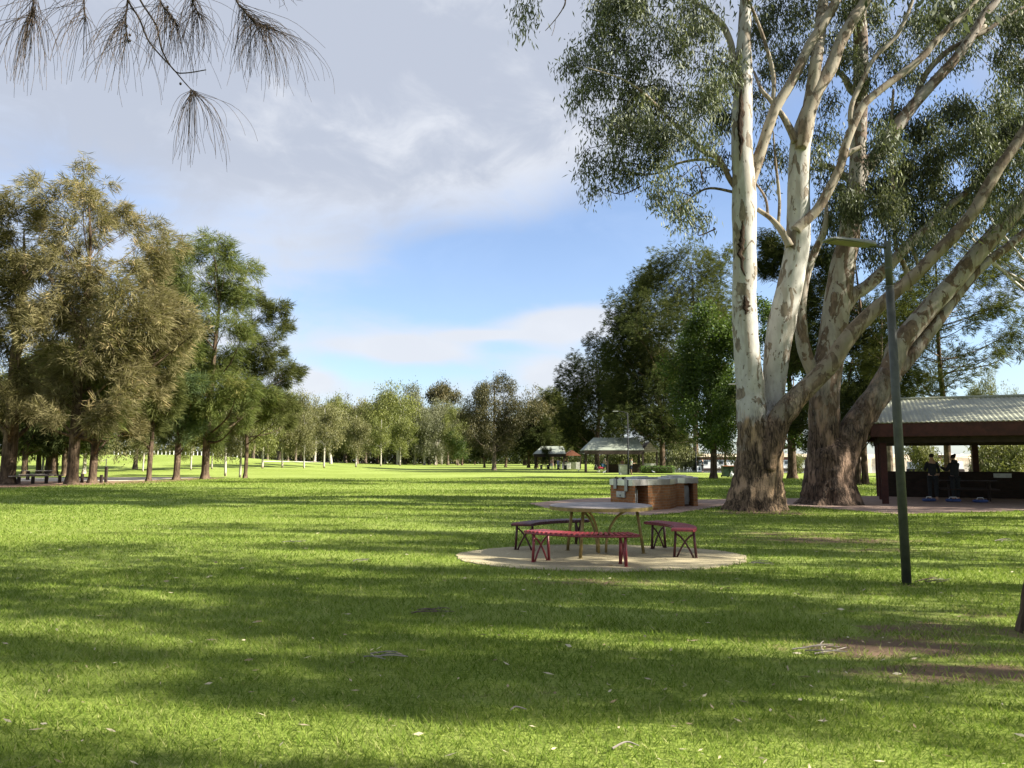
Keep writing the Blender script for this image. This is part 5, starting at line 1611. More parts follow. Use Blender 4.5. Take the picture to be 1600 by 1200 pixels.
def barbecue():
    b = np.array([4.6, 24.6, 0.0])
    t = thing('barbecue_island', 'brick barbecue island with steel benchtop and door recesses', 'barbecue', b)
    P = [(3.10, 24.1), (3.66, 23.2), (3.74, 23.27), (4.22, 23.75), (5.02, 24.35), (5.28, 24.95), (5.55, 25.75), (5.80, 25.78), (6.12, 25.84), (6.27, 25.88), (6.62, 27.4), (5.3, 27.6), (4.5, 26.4), (3.7, 25.6)]
    body = P[:3] + [(3.46, 23.68), (3.94, 24.16)] + P[3:8] + [(5.76, 26.25), (6.08, 26.3)] + P[8:]
    bx = [(x - b[0], y - b[1]) for x, y in body]
    MB().prism(bx, 0, .775).build('brick_body', M['brick_wall'], t, uvfn=wall_uv)
    c = np.mean(np.array(P), 0)
    rim = [tuple(np.array(p) + unit((np.array(p) - c)[None])[0] * .035 - b[:2]) for p in P]
    top = MB().prism(rim, .777, .955).build('benchtop', M['steel'], t)
    for k, (x, y, w, d, rz) in enumerate(((4.15, 24.85, .95, .75, R(38)), (5.75, 26.7, .9, .75, R(10)))):
        hp = MB().box((x - b[0], y - b[1], .975), (w, d, .06), rz, bev=.015).build('hotplate', M['dull_steel'], t)
        MB().box((x - b[0] + .05, y - b[1] + .30, 1.012), (w * .8, .06, .03), rz, bev=.01).build('splash_guard', M['steel'], hp)
    for (x0, y0), (x1, y1), w in (((3.60, 23.60), (3.88, 23.88), .40), ((5.84, 26.05), (6.00, 26.08), .18)):
        a = math.atan2(y1 - y0, x1 - x0)
        d = MB().box(((x0 + x1) / 2 - b[0], (y0 + y1) / 2 - b[1], .37), (w, .03, .64), a, bev=.008).build('door', M['dull_steel'], t)
        MB().box((x1 - b[0] + .02 * math.sin(a), y1 - b[1] - .05 * math.cos(a), .38), (.022, .03, .5), a, bev=.006).build('handle', M['steel'], d)
    # steel straps and coin box on the left end face
    e0, e1 = np.array(P[0]), np.array(P[1])
    u = unit((e1 - e0)[None])[0]
    nrm = np.array([u[1], -u[0]])
    a = math.atan2(u[1], u[0])
    ln = np.linalg.norm(e1 - e0)
    for f, z in ((.27, .66), (.76, .60)):
        q = e0 + u * ln * f + nrm * .055
        MB().box((*(q - b[:2]), (z + .99) / 2), (.13, .025, .99 - z), a, bev=.006).build('strap', M['dull_steel'], t)
    q = e0 + u * ln * .52 + nrm * .035
    bx = MB().box((*(q - b[:2]), .50), (.40, .07, .19), a, bev=.012).build('coin_box', M['dull_steel'], t)
    MB().box((*(q + nrm * .036 - b[:2]), .47), (.03, .01, .05), a).build('coin_slot', M['black_rubber'], bx)
    for f in (.3, .62):
        q = e0 + u * ln * f + nrm * .01
        MB().ball((*(q - b[:2]), 1.0), (.07, .07, .045), 10, 6).build('push_button', M['black_rubber'], t, True)


def corrugated(x0, x1, y0, z0, y1, z1, n, amp=.014, th=.012):
    """sloping corrugated sheet from the eave (y0, z0) to the ridge (y1, z1)"""
    V, Fc = [], []
    xs = np.linspace(x0, x1, n)
    zc = amp * np.cos(np.arange(n) * math.pi)
    for off in (0, -th):
        V += [(x, y0, z0 + c + off) for x, c in zip(xs, zc)]
        V += [(x, y1, z1 + c + off) for x, c in zip(xs, zc)]
    for i in range(n - 1):
        Fc.append((i, i + 1, n + i + 1, n + i))
        Fc.append((2 * n + i, 3 * n + i, 3 * n + i + 1, 2 * n + i + 1))
        Fc.append((i, 2 * n + i, 2 * n + i + 1, i + 1))
        Fc.append((n + i, n + i + 1, 3 * n + i + 1, 3 * n + i))
    return V, Fc


def near_shelter():
    t = thing('picnic_shelter', 'near shelter with corrugated cream roof and dark red posts', 'shelter', (13.25, 27.2, 0), R(-24))
    W0, DP, EZ, RZ = 14.6, 6.5, 2.86, 3.92
    front = MB()
    n = 2 * 104
    roof = MB().add(*corrugated(-.45, W0 + .45, -.75, EZ, DP / 2, RZ, n)).add(*corrugated(-.45, W0 + .45, DP + .75, EZ, DP / 2, RZ, n)).build('roof', M['roof_cream'], t)
    MB().tube(np.array([(-.46, DP / 2, RZ + .01), (W0 + .46, DP / 2, RZ + .01)]), .07, 8).build('ridge_cap', M['roof_cream'], roof)
    MB().box((W0 / 2, -.68, EZ - .27), (W0 + .8, .06, .46), bev=.01).build('fascia', M['timber_red'], t)
    MB().box((W0 / 2, DP + .68, EZ - .27), (W0 + .8, .06, .46), bev=.01).build('fascia', M['timber_red'], t)
    for x in (-.40, W0 + .40):
        MB().add([(x - .04, -.62, EZ - .45), (x - .04, DP + .62, EZ - .45), (x - .04, DP + .62, EZ - .12), (x - .04, DP / 2, RZ - .14), (x - .04, -.62, EZ - .12),
                  (x + .04, -.62, EZ - .45), (x + .04, DP + .62, EZ - .45), (x + .04, DP + .62, EZ - .12), (x + .04, DP / 2, RZ - .14), (x + .04, -.62, EZ - .12)],
                 [(4, 3, 2, 1, 0), (5, 6, 7, 8, 9), (0, 1, 6, 5), (1, 2, 7, 6), (2, 3, 8, 7), (3, 4, 9, 8), (4, 0, 5, 9)]).build('gable', M['timber_red'], t)
    for y in (0, DP / 2, DP):
        MB().box((W0 / 2, y, EZ - .58), (W0 + .3, .14, .24)).build('beam', M['timber_dark'], t)
    for x, y in [(0, 0), (0, DP / 2), (0, DP), (3.65, DP), (7.3, DP), (10.95, DP), (W0, DP), (7.3, 0), (W0, 0), (W0, DP / 2)]:
        MB().box((x, y, (EZ - .70) / 2), (.22, .22, EZ - .70), bev=.012).build('post', M['timber_red'], t)
    MB().box((W0 / 2, DP - .35, .54), (W0 - .5, .22, 1.08), bev=.01).build('low_wall', M['shaded_brick'], t, uvfn=wall_uv)
    MB().box((4.5, DP - .475, .93), (.62, .02, .17)).build('notice_plate', M['dull_steel'], t)

    def loc(x, y, z=0.0):
        c, s = math.cos(R(-24)), math.sin(R(-24))
        return (13.25 + x * c - y * s, 27.2 + x * s + y * c, z + .012)
    g = 'picnic tables under the near shelter'
    for (x, y, lab) in ((3.0, 3.6, 'picnic table beside the two people under the near shelter'), (6.4, 3.7, 'picnic table with the teal bucket under the near shelter')):
        p = thing('bench_table', lab, 'table', loc(x, y), R(-27), g)
        MB().box((0, 0, .74), (1.9, .75, .05), bev=.01).build('tabletop', M['timber_dark'], p)  # timber darkened to stand for the shade under the roof
        for s in (-1, 1):
            MB().box((0, s * .68, .44), (1.9, .28, .045), bev=.01).build('seat', M['timber_dark'], p)
        for s in (-1, 1):
            MB().tube(np.array([(s * .65, -.72, .42), (s * .65, -.3, .70), (s * .65, .3, .70), (s * .65, .72, .42)]), .03, 6).tube(np.array([(s * .65, -.25, .70), (s * .65, -.42, .0)]), .03, 6).tube(np.array([(s * .65, .25, .70), (s * .65, .42, .0)]), .03, 6).build('leg', M['timber_dark'], p)
    q = thing('bucket', 'teal plastic bucket standing on the picnic table in the near shelter', 'bucket', loc(6.25, 3.75, .765), 0)
    MB().tube(np.array([(0, 0, 0), (0, 0, .02), (0, 0, .24), (0, 0, .25)]), [.095, .10, .125, .13], 14).build('pail', M['plastic_teal'], q, True)
    MB().tube(np.array([(.12, 0, .24), (.09, 0, .33), (0, 0, .37), (-.09, 0, .33), (-.12, 0, .24)]), .006, 5).build('handle', M['dull_steel'], q)
    q = thing('food_tray', 'white foam tray of food right of the teal bucket', 'tray', loc(6.75, 3.6, .765), R(-20))
    MB().box((0, 0, .02), (.34, .24, .04), bev=.015).box((.05, .02, .05), (.16, .14, .04), bev=.02).build('tray', M['plastic_white'], q)
    g = 'blue bags on the shelter paving'
    for x, y, lab, rz in ((1.55, 2.4, 'blue bag on the paving at the feet of the left person', .3), (2.35, 2.5, 'blue bag on the paving at the feet of the hooded person', -.2), (3.2, 2.35, 'flat blue bag on the paving right of the two people', .1)):
        q = thing('bag', lab, 'bag', loc(x, y), rz, g)
        MB().box((0, 0, .055), (.50, .26, .11), bev=.04).build('pouch', M['plastic_blue'], q, True)
        MB().tube(np.array([(-.15, 0, .10), (-.1, 0, .17), (.1, 0, .17), (.15, 0, .10)]), .014, 5).build('handle', M['plastic_white'], q)
    return loc


def hip_shelter(name, label, px0, px1, pyb, pye, pyr, gx0, gx1, posts, seed, gable_m):
    """park shelter seen across the lawn: hipped sheet roof, fascia, posts, low wall and a gabled bay on the right"""
    b = G((px0 + px1) / 2, pyb)
    D = b[1]
    k = D / F
    t = thing(name, label, 'shelter', b)
    X = lambda px: (px - (px0 + px1) / 2) * k
    Z = lambda py: W(800, py, D)[2]
    ez, rz = Z(pye), Z(pyr) + .25
    x0, x1, dp = X(px0), X(px1), 5.5
    V = [(x0, -.5, ez), (x1, -.5, ez), (x1, dp, ez), (x0, dp, ez), (x0 + 1.5, dp / 2, rz), (x1 - .3, dp / 2, rz)]
    Vb = [(a, c, z - .06) for a, c, z in V]
    MB().add(V + Vb, [(0, 1, 5, 4), (1, 2, 5), (2, 3, 4, 5), (3, 0, 4), (6, 10, 11, 7), (7, 11, 8), (8, 11, 10, 9), (9, 10, 6), (0, 6, 7, 1), (1, 7, 8, 2), (2, 8, 9, 3), (3, 9, 6, 0)]).build('roof', M['roof_white'], t)
    fa = MB().box(((x0 + x1) / 2, -.48, ez - .30), (x1 - x0 - .02, .07, .50)).box((x0 + .04, dp / 2 - .2, ez - .22), (.07, dp + .4, .34)).box((x1 - .04, dp / 2 - .2, ez - .22), (.07, dp + .4, .34))
    fa.build('fascia', M['timber_dark'], t)
    for px in posts:
        MB().box((X(px), -.2, (ez - .36) / 2), (.2, .2, ez - .36), bev=.01).build('post', M['timber_dark'], t)
    for px in posts[::2]:
        MB().box((X(px) + .4, dp - .4, (ez - .36) / 2), (.2, .2, ez - .36), bev=.01).build('post', M['timber_dark'], t)
    ga, gb = X(gx0), X(gx1)
    gm, gy = (ga + gb) / 2, .9
    zt = Z(pyr + 4)
    zg = Z(pye + 3)
    gab = MB().add([(ga, gy, zg), (gb, gy, zg), (gm, gy, zt), (ga, gy + 4, zg), (gb, gy + 4, zg), (gm, gy + 4, zt)], [(0, 1, 2), (3, 5, 4), (0, 2, 5, 3), (1, 4, 5, 2), (0, 3, 4, 1)])
    gab.build('gable', M[gable_m], t, uvfn=lambda co, n: (co[0], co[2]))
    for xx in (ga + .15, gb - .15):
        MB().box((xx, gy + .3, zg / 2), (.2, .2, zg), bev=.01).build('post', M['timber_dark'], t)
    return t, X, D


def box_wall(parent, x0, x1, y, h, m):
    MB().box(((x0 + x1) / 2, y, h / 2), (x1 - x0, .2, h), bev=.01).build('low_wall', M[m], parent, uvfn=wall_uv)


def far_shelters():
    t, X, D = hip_shelter('picnic_shelter', 'middle shelter with white hipped roof standing beyond the barbecue', 913, 1006, 739, 703, 686, 1005, 1031, (916, 949, 1004), 1, 'shingle')
    box_wall(t, X(949), X(1004), 1.2, 1.05, 'shaded_brick')
    box_wall(t, X(1007), X(1029), 1.6, 1.15, 'concrete')
    t2, X2, D2 = hip_shelter('picnic_shelter', 'far shelter half hidden by trees, with a brown front gable', 834, 884, 733, 709, 699, 880, 909, (836, 858, 881), 2, 'rust_paint')
    box_wall(t2, X2(886), X2(908), 1.6, 1.2, 'concrete')
    # hedge by the middle shelter
    b = G(1030, 739.5)
    k = b[1] / F
    h = thing('hedge', 'clipped low green hedge under the right end of the middle shelter', 'hedge', b)
    rng = np.random.default_rng(9)
    L = [(x, .5, .42, .55, .55, .5) for x in np.arange(-22 * k, 23 * k, .45)]
    P, A, B, tone, _ = foliage(L, 'broad', 14000, rng, (0, 0, 0), 0.09, 0.03, .05)
    P[:, 2] = np.clip(P[:, 2], 0.02, .86)
    link('leaves', leafmesh('leaves', P, A, B, tone, M['leaf_hedge']), h)
    MB().box((0, .5, .38), (43 * k, .75, .72), bev=.1).build('stems', M['bark_twig'], h)
    # grey barbecue block and its neighbours
    b = G(976.5, 742)
    q = thing('concrete_barbecue', 'square pale concrete barbecue by the black lamp post', 'barbecue', b)
    MB().box((0, .5, .5), (1.05, .9, 1.0), bev=.03).build('block', M['concrete'], q)
    MB().box((0, .5, 1.03), (1.15, 1.0, .06), bev=.015).build('plate', M['steel'], q)
    b = G(885, 733)
    q = thing('concrete_barbecue', 'grey barbecue block among the people at the far shelter', 'barbecue', b)
    MB().box((0, .5, .55), (1.5, .9, 1.1), bev=.03).build('block', M['concrete'], q)
    MB().box((0, .5, 1.13), (1.6, 1.0, .06), bev=.015).build('plate', M['steel'], q)
    g = 'picnic tables by the far shelter'
    for px, py, lab in ((851, 733, 'low picnic table at the left end of the far shelter'), (878, 734, 'picnic table right of the people at the far shelter')):
        b = G(px, py)
        q = thing('bench_table', lab, 'table', b, .2, g)
        MB().box((0, 0, .74), (1.9, .75, .05)).build('tabletop', M['concrete'], q)
        for s in (-1, 1):
            MB().box((0, s * .65, .44), (1.9, .28, .05)).build('seat', M['concrete'], q)
            MB().box((s * .6, 0, .36), (.1, 1.3, .7)).build('leg', M['timber_dark'], q)
    # pram
    b = G(939, 739)
    q = thing('pram', 'pram with navy hood and red body in front of the middle shelter', 'pram', b, R(15))
    MB().box((0, 0, .62), (.95, .5, .34), bev=.12).build('body', M['cloth_red'], q, True)
    v = np.linspace(0, math.pi * .62, 9)
    hood = MB()
    V, Fc = [], []
    for a in v:
        for y in (-.27, .27):
            V.append((.12 + .50 * math.cos(a), y, .74 + .42 * math.sin(a)))
    for i in range(8):
        Fc.append((2 * i, 2 * i + 1, 2 * i + 3, 2 * i + 2))
    V += [(.12, -.27, .74), (.12, .27, .74)]
    for i in range(8):
        Fc += [(2 * i, 2 * i + 2, 18), (2 * i + 1, 19, 2 * i + 3)]
    hood.add(V, Fc).build('hood', M['cloth_teal'], q)
    MB().tube(np.array([(-.45, -.25, .5), (-.75, -.25, 1.0), (-.75, .25, 1.0), (-.45, .25, .5)]), .02, 6).build('handle', M['dull_steel'], q)
    for x in (-.36, .36):
        for y in (-.28, .28):
            ws = [(x + .2 * math.cos(a), y, .2 + .2 * math.sin(a)) for a in np.linspace(0, 2 * math.pi, 15)]
            w = MB().tube(np.array(ws), .025, 6).build('wheel', M['black_rubber'], q)
            MB().tube(np.array([(x - .18, y, .2), (x + .18, y, .2)]), .01, 4).tube(np.array([(x, y, .02), (x, y, .38)]), .01, 4).build('spokes', M['plastic_white'], w)
            MB().tube(np.array([(x, y, .2), (x * .5, y * .8, .52)]), .016, 5).build('strut', M['dull_steel'], q)
    # birds
    g = 'white birds on the lawn'
    for px, py, rz, lab in ((944.5, 741.5, .4, 'white bird standing left of the pale barbecue block'), (1021, 741, 2.4, 'white bird standing in front of the clipped hedge'), (904.5, 737.5, -.5, 'white bird left of the middle shelter')):
        b = G(px, py)
        q = thing('bird', lab, 'bird', b, rz, g)
        q.scale = (.8, .8, .8)
        mb = MB()
        P = np.array([(-.30, 0, .26), (-.22, 0, .28), (-.08, 0, .30), (.06, 0, .33), (.14, 0, .38), (.17, 0, .45), (.19, 0, .52), (.235, 0, .53), (.27, 0, .52)])
        mb.tube(catmull(P, 3), np.interp(np.linspace(0, 8, 25), range(9), [.012, .05, .095, .10, .06, .035, .035, .04, .015]), 8)
        mb.build('body', M['feather'], q, True)
        MB().tube(catmull([(.26, 0, .52), (.33, 0, .50), (.37, 0, .46)], 3), np.linspace(.014, .004, 7), 5).build('beak', M['black_rubber'], q)
        for s in (-.04, .04):
            MB().tube(np.array([(0, s, .26), (.01, s, .12), (0, s, 0)]), .010, 5).tube(np.array([(0, s, .005), (.07, s, .005)]), .008, 4).build('leg', M['black_rubber'], q)


def riverside():
    b = G(1188, 735.5)
    D = b[1]
    k = D / F
    t = thing('houseboat', 'long white houseboat moored behind the big gums', 'boat', b)
    X = lambda px: (px - 1188) * k
    x0, x1 = X(1097), X(1292)
    MB().box(((x0 + x1) / 2, 2.2, .12), (x1 - x0 + .6, 4.6, .5), bev=.1).build('hull', M['timber_dark'], t)
    MB().box(((x0 + x1) / 2, 2.2, .95), (x1 - x0, 4.2, 1.3), bev=.03).build('cabin', M['white_paint'], t)
    MB().box(((x0 + x1) / 2, 2.2, 1.80), (x1 - x0 - .1, 4.1, .40), bev=.02).build('upper_band', M['rust_paint'], t)
    MB().box(((x0 + x1) / 2, 2.2, 2.05), (x1 - x0 + .5, 4.7, .10), bev=.02).build('roof', M['cream_paint'], t)
    for px in (1104, 1128, 1160, 1200, 1230, 1262, 1284):
        w = MB().box((X(px), .085, 1.18), (.62, .03, .46), bev=.006).build('window', M['glass_dark'], t)
        MB().box((X(px), .07, .93), (.72, .04, .04)).build('sill', M['white_paint'], w)
    b = G(1475, 737)
    k = b[1] / F
    t = thing('houseboat', 'second white houseboat glimpsed through the near shelter', 'boat', b)
    MB().box((0, 2.2, .12), (66 * k, 4.4, .5), bev=.1).build('hull', M['timber_dark'], t)
    MB().box((0, 2.2, .82), (64 * k, 4.0, 1.05), bev=.03).build('cabin', M['white_paint'], t)
    MB().box((-6 * k, 2.2, 1.8), (40 * k, 3.6, .9), bev=.03).build('upper_band', M['rust_paint'], t)
    MB().box((-6 * k, 2.2, 2.3), (46 * k, 4.4, .1), bev=.02).build('roof', M['white_paint'], t)
    for px in (-20, -8, 4):
        MB().box((px * k, .385, 1.85), (.6, .03, .4)).build('window', M['glass_dark'], t)
    for s in (-28, 10, 26):
        MB().tube(np.array([(s * k, .3, 1.3), (s * k, .3, 2.0), (s * k + .2, .3, 2.35), (s * k + .7, .3, 2.4)]), .04, 6).build('rail_post', M['white_paint'], t)
    # sign by the river lamp
    b = G(1093, 738)
    t = thing('sign', 'small white sign with a black figure mark by the river lamp post', 'sign', b)
    MB().box((0, 0, .45), (.62, .05, .70), bev=.01).build('panel', M['plastic_white'], t)
    MB().ball((0, -.03, .62), (.07, .008, .07), 10, 6).add([(-.14, -.032, .28), (.14, -.032, .28), (.06, -.032, .55), (-.06, -.032, .55)], [(0, 1, 2, 3)]).build('figure_mark', M['black_rubber'], t)
    for s in (-.22, .22):
        MB().box((s, .04, .05), (.05, .04, .12)).build('foot', M['dull_steel'], t)
    # wheelie bins
    g = 'wheelie bins left of the white gum'
    for px, lab in ((1133.5, 'dark green wheelie bin with tan lid, clear of the gum trunk'), (1144, 'dark green wheelie bin with tan lid, half behind the gum trunk')):
        b = G(px, 745.5)
        q = thing('wheelie_bin', lab, 'bin', b, 0, g)
        V = [(-.24, -.26, .06), (.24, -.26, .06), (.24, .26, .06), (-.24, .26, .06), (-.30, -.36, .98), (.30, -.36, .98), (.30, .36, .98), (-.30, .36, .98)]
        MB().add(V, [(3, 2, 1, 0), (4, 5, 6, 7), (0, 1, 5, 4), (1, 2, 6, 5), (2, 3, 7, 6), (3, 0, 4, 7)]).build('tub', M['bin_green'], q)
        MB().box((0, -.02, 1.015), (.66, .80, .07), bev=.03).build('lid', M['bin_lid'], q)
        for s in (-.27, .27):
            MB().tube(np.array([(s - .03, .30, .1), (s + .03, .30, .1)]), .1, 12).build('wheel', M['black_rubber'], q)
        MB().tube(np.array([(-.25, .40, .95), (.25, .40, .95)]), .02, 6).build('handle', M['bin_green'], q)
    b = G(1141, 746)
    q = thing('rubbish_bag', 'white rubbish bag hanging between the two wheelie bins', 'bag', b + [0, -.45, 0])
    rng = np.random.default_rng(3)
    P = catmull([(0, 0, .0), (0, 0, .06), (0.02, 0, .25), (0, 0, .42), (0, 0, .50), (0.02, 0, .56)], 3)
    MB().tube(P, np.interp(np.linspace(0, 5, len(P)), range(6), [.06, .17, .20, .12, .03, .06]), 10, True, .10, rng).build('bag', M['plastic_white'], q, True)


def left_side():
    # low timber barrier under the she-oaks
    t = thing('timber_barrier', 'low barrier of short posts and a flat rail by the gravel path at far left', 'barrier', G(62, 756))
    b = G(62, 756)
    pts = [G(29, 757), G(51, 756.3), G(72, 755.6), G(93, 754.6)]
    for p in pts:
        MB().box((*(p - b)[:2], .24), (.17, .17, .48), bev=.02).build('post', M['timber_dark'], t)
    ends = [G(14, 757.4), G(97, 754.4)]
    P = np.array([ends[0] - b + [0, 0, .52], ends[1] - b + [0, 0, .52]])
    a = math.atan2(P[1][1] - P[0][1], P[1][0] - P[0][0])
    MB().box((P[0] + P[1]) / 2, (np.linalg.norm(P[1] - P[0]), .2, .08), a, bev=.01).build('rail', M['timber_grey'], t)
    b = G(58, 750)
    t = thing('bench_table', 'grey picnic table behind the low timber barrier', 'table', b, R(8))
    MB().box((0, 0, .72), (2.0, .75, .06), bev=.01).build('tabletop', M['timber_grey'], t)
    for s in (-1, 1):
        MB().box((0, s * .70, .44), (2.0, .3, .05), bev=.01).build('seat', M['timber_grey'], t)
        MB().box((s * .7, 0, .35), (.1, 1.5, .08)).box((s * .7, 0, .35), (.1, .4, .70)).build('leg', M['timber_dark'], t)
    b = G(148, 755)
    t = thing('timber_barrier', 'short dark barrier with one tall post between two she-oak trunks', 'barrier', b)
    pp = [(128, 754.5, .62), (158, 754.6, .55), (165, 754.2, 1.1)]
    for px, py, h in pp:
        p = G(px, py) - b
        MB().box((p[0], p[1], h / 2), (.17, .17, h), bev=.02).build('post', M['timber_dark'], t)
    p0, p1 = G(118, 754.8) - b, G(165, 754.3) - b
    MB().box(((p0 + p1) / 2 + [0, .0, .36]), (np.linalg.norm(p1 - p0), .09, .10), math.atan2(p1[1] - p0[1], p1[0] - p0[0]), ry=R(3)).build('rail', M['timber_dark'], t)
    b = G(164, 752)
    H = W(165, 717, b[1])[2]
    t = thing('marker_pole', 'thin white pole with a short arm standing on the gravel path', 'pole', b)
    MB().tube(np.array([(0, 0, 0), (0.03, 0, H)]), .035, 8).build('pole', M['white_paint'], t)
    MB().tube(np.array([(0.03, 0, H - .04), (-.22, 0, H - .12)]), .02, 6).build('arm', M['white_paint'], t)
    # white post fence along the crest
    D = 133
    t = thing('post_fence', 'row of short white posts along the crest of the slope', 'fence', at_px(255, D))
    o = np.array(at_px(255, D))
    for i in range(34):
        px = 178 + i * 6.2
        p = at_px(px, D) - o
        MB().box((p[0], p[1], p[2] + .32), (.10, .10, .70), bev=.01).build('post', M['white_paint'], t)
    # white car
    b = np.array(at_px(88, 142))
    t = thing('parked_car', 'white car parked beyond the slope, seen between she-oak trunks', 'car', b, R(4))
    prof = [(-2.1, .35), (-2.12, .75), (-1.95, .92), (-1.1, 1.0), (-.45, 1.45), (.9, 1.47), (1.75, 1.02), (2.1, .92), (2.14, .45), (2.0, .3), (-1.9, .28)]
    n = len(prof)
    V = [(x, y * (.82 if z > 1.2 else 1), z) for y in (-.88, .88) for x, z in prof]
    MB().add(V, [tuple(range(n)), tuple(range(2 * n - 1, n - 1, -1))] + [(k, n + k, n + (k + 1) % n, (k + 1) % n) for k in range(n)]).build('body', M['white_paint'], t)
    for s in (-1, 1):
        MB().add([(-.95, s * .885, 1.02), (-.42, s * .80, 1.38), (.85, s * .80, 1.40), (1.45, s * .885, 1.04)], [(0, 1, 2, 3) if s < 0 else (3, 2, 1, 0)]).build('window', M['glass_dark'], t)
        for x in (-1.3, 1.35):
            MB().tube(np.array([(x, s * .80, .32), (x, s * .93, .32)]), .32, 16).build('wheel', M['black_rubber'], t)
# ------------------------------------------------------------------ people
def skin_mesh(name, verts, edges, radii, m, root=0, lev=1):
    me = bpy.data.meshes.new(name)
    me.from_pydata([tuple(map(float, v)) for v in verts], edges, [])
    o = bpy.data.objects.new(name, me)
    COL.objects.link(o)
    o.modifiers.new('skin', 'SKIN')
    if not me.skin_vertices:
        return o
    for i, r in enumerate(radii):
        rr = (r, r) if np.ndim(r) == 0 else r
        me.skin_vertices[0].data[i].radius = rr
        me.skin_vertices[0].data[i].use_root = (i == root)
    s = o.modifiers.new('sub', 'SUBSURF')
    s.levels = lev
    s.render_levels = lev
    dg = bpy.context.evaluated_depsgraph_get()
    dg.update()
    nm = bpy.data.meshes.new_from_object(o.evaluated_get(dg))
    bpy.data.objects.remove(o)
    nm.name = name
    nm.materials.clear()
    nm.materials.append(m)
    nm.polygons.foreach_set('use_smooth', [True] * len(nm.polygons))
    return nm


def person(label, loc, rz, h=1.72, top='cloth_white', legs='cloth_navy', hair='hair_dark', arms=((.25, .18), (.25, .18)), lean=0.0, shorts=False, sitting=False, hood=None, group=None, cap=None):
    """standing or sitting figure facing local -y; arms = (forward swing of the elbow, of the wrist) for left and right"""
    t = thing('person', label, 'person', loc, rz, group)
    k = h / 1.72
    V, E, Rr = [], [], []

    def add(p, r, parent=None):
        V.append(np.array(p, float) * k)
        Rr.append(np.array(r) * k if np.ndim(r) else r * k)
        if parent is not None:
            E.append((parent, len(V) - 1))
        return len(V) - 1
    hz = .48 if sitting else .93
    f = -lean
    pel = add((0, 0, hz), (.135, .10))
    wst = add((0, f * .25, hz + .17), (.125, .09), pel)
    ch = add((0, f * .6, hz + .38), (.155, .105), wst)
    sh = add((0, f * .8, hz + .50), (.10, .08), ch)
    nk = add((0, f * .95 - .01, hz + .575), .052, sh)
    jaw = add((0, f - .035, hz + .655), (.062, .07), nk)
    head = add((0, f - .02, hz + .735), (.075, .092), jaw)
    add((0, f - .01, hz + .80), (.055, .065), head)
    nose = add((0, f - .125, hz + .70), .012, jaw)
    wrists = []
    for s, (ef, wf) in zip((-1, 1), arms):
        a = add((s * .155, f * .75, hz + .475), .062, sh)
        e = add((s * .235, f * .6 - ef, hz + .20 + max(0, ef) * .25), .043, a)
        w = add((s * (.24 - wf * .25), f * .5 - ef - wf, hz - .02 + wf * 1.0), .030, e)
        d = unit(np.array([V[w] - V[e]]))[0]
        hd = len(V)
        V.append(V[w] + d * .06 * k); Rr.append(np.array((.036, .018)) * k); E.append((w, hd))
        side = unit(np.cross(d, [0.1, 1, .2])[None])[0]
        for q, ln in ((-1.5, .07), (-.5, .085), (.5, .08), (1.5, .062)):
            V.append(V[hd] + (d * ln + side * q * .019) * k); Rr.append(.009 * k); E.append((hd, len(V) - 1))
        V.append(V[w] + (d * .055 - side * .055 + np.array([0, -.01, 0])) * k); Rr.append(.011 * k); E.append((w, len(V) - 1))
    legv = []
    for s in (-1, 1):
        hp = add((s * .095, 0, hz - .06), .092, pel)
        if sitting:
            kn = add((s * .12, -.42, hz - .02), .062, hp)
            an = add((s * .12, -.45, .09), .042, kn)
        else:
            kn = add((s * .105, -.02 * s, .50), .062, hp)
            an = add((s * .11, .02 * s, .09), .042, kn)
        hl = add((s * .115, V[an][1] / k + .03, .045), .040, an)
        add((s * .13, V[an][1] / k - .15, .035), .035, an)
        legv.append((hp, kn, an))
    m = skin_mesh('body', V, E, Rr, M['skin'])
    link('body', m, t)
    # shirt
    up = 1.16
    sv = [pel, wst, ch, sh]
    idx = {v: i for i, v in enumerate(sv)}
    SV = [V[pel] - [0, 0, .09], V[wst], V[ch], V[sh] + [0, 0, .01]]
    kk = k
    k = k * (1.16 if hood else 1.0)
    SR = [np.array((.156, .124)) * k, np.array((.150, .116)) * k, np.array((.172, .125)) * k, np.array((.112, .092)) * k]
    SE = [(0, 1), (1, 2), (2, 3)]
    for i, s in enumerate((-1, 1)):
        a = next(e[1] for e in E if e[0] == sh and V[e[1]][0] * s > .05)
        el = next(e[1] for e in E if e[0] == a)
        n = len(SV)
        SV.append(V[a]); SR.append(.076 * k); SE.append((3, n))
        if hood or top in ('cloth_black', 'cloth_navy'):
            wv = next(e[1] for e in E if e[0] == el)
            SV.append(V[el]); SR.append(.060 * k); SE.append((n, n + 1))
            SV.append(V[el] + (V[wv] - V[el]) * .92); SR.append(.046 * k); SE.append((n + 1, n + 2))
        else:
            SV.append(V[a] + (V[el] - V[a]) * .75); SR.append(.062 * k); SE.append((n, n + 1))
    link('shirt', skin_mesh('shirt', SV, SE, SR, M[top]), t)
    k = kk
    SV, SE, SR = [V[pel] + [0, 0, .03]], [], [np.array((.148, .116)) * k]
    for hp, kn, an in legv:
        n = len(SV)
        SV += [V[hp], V[kn] if not shorts else V[hp] + (V[kn] - V[hp]) * .95]
        SR += [.106 * k, .078 * k]
        SE += [(0, n), (n, n + 1)]
        if not shorts:
            SV.append(V[kn] + (V[an] - V[kn]) * .95); SR.append(.060 * k); SE.append((n + 1, n + 2))
    link('trousers', skin_mesh('trousers', SV, SE, SR, M[legs]), t)
    hc = V[head]
    mb = MB()
    mb.ball(hc + np.array([0, .022, .030]) * k, np.array((.088, .098, .080)) * k, 12, 8)
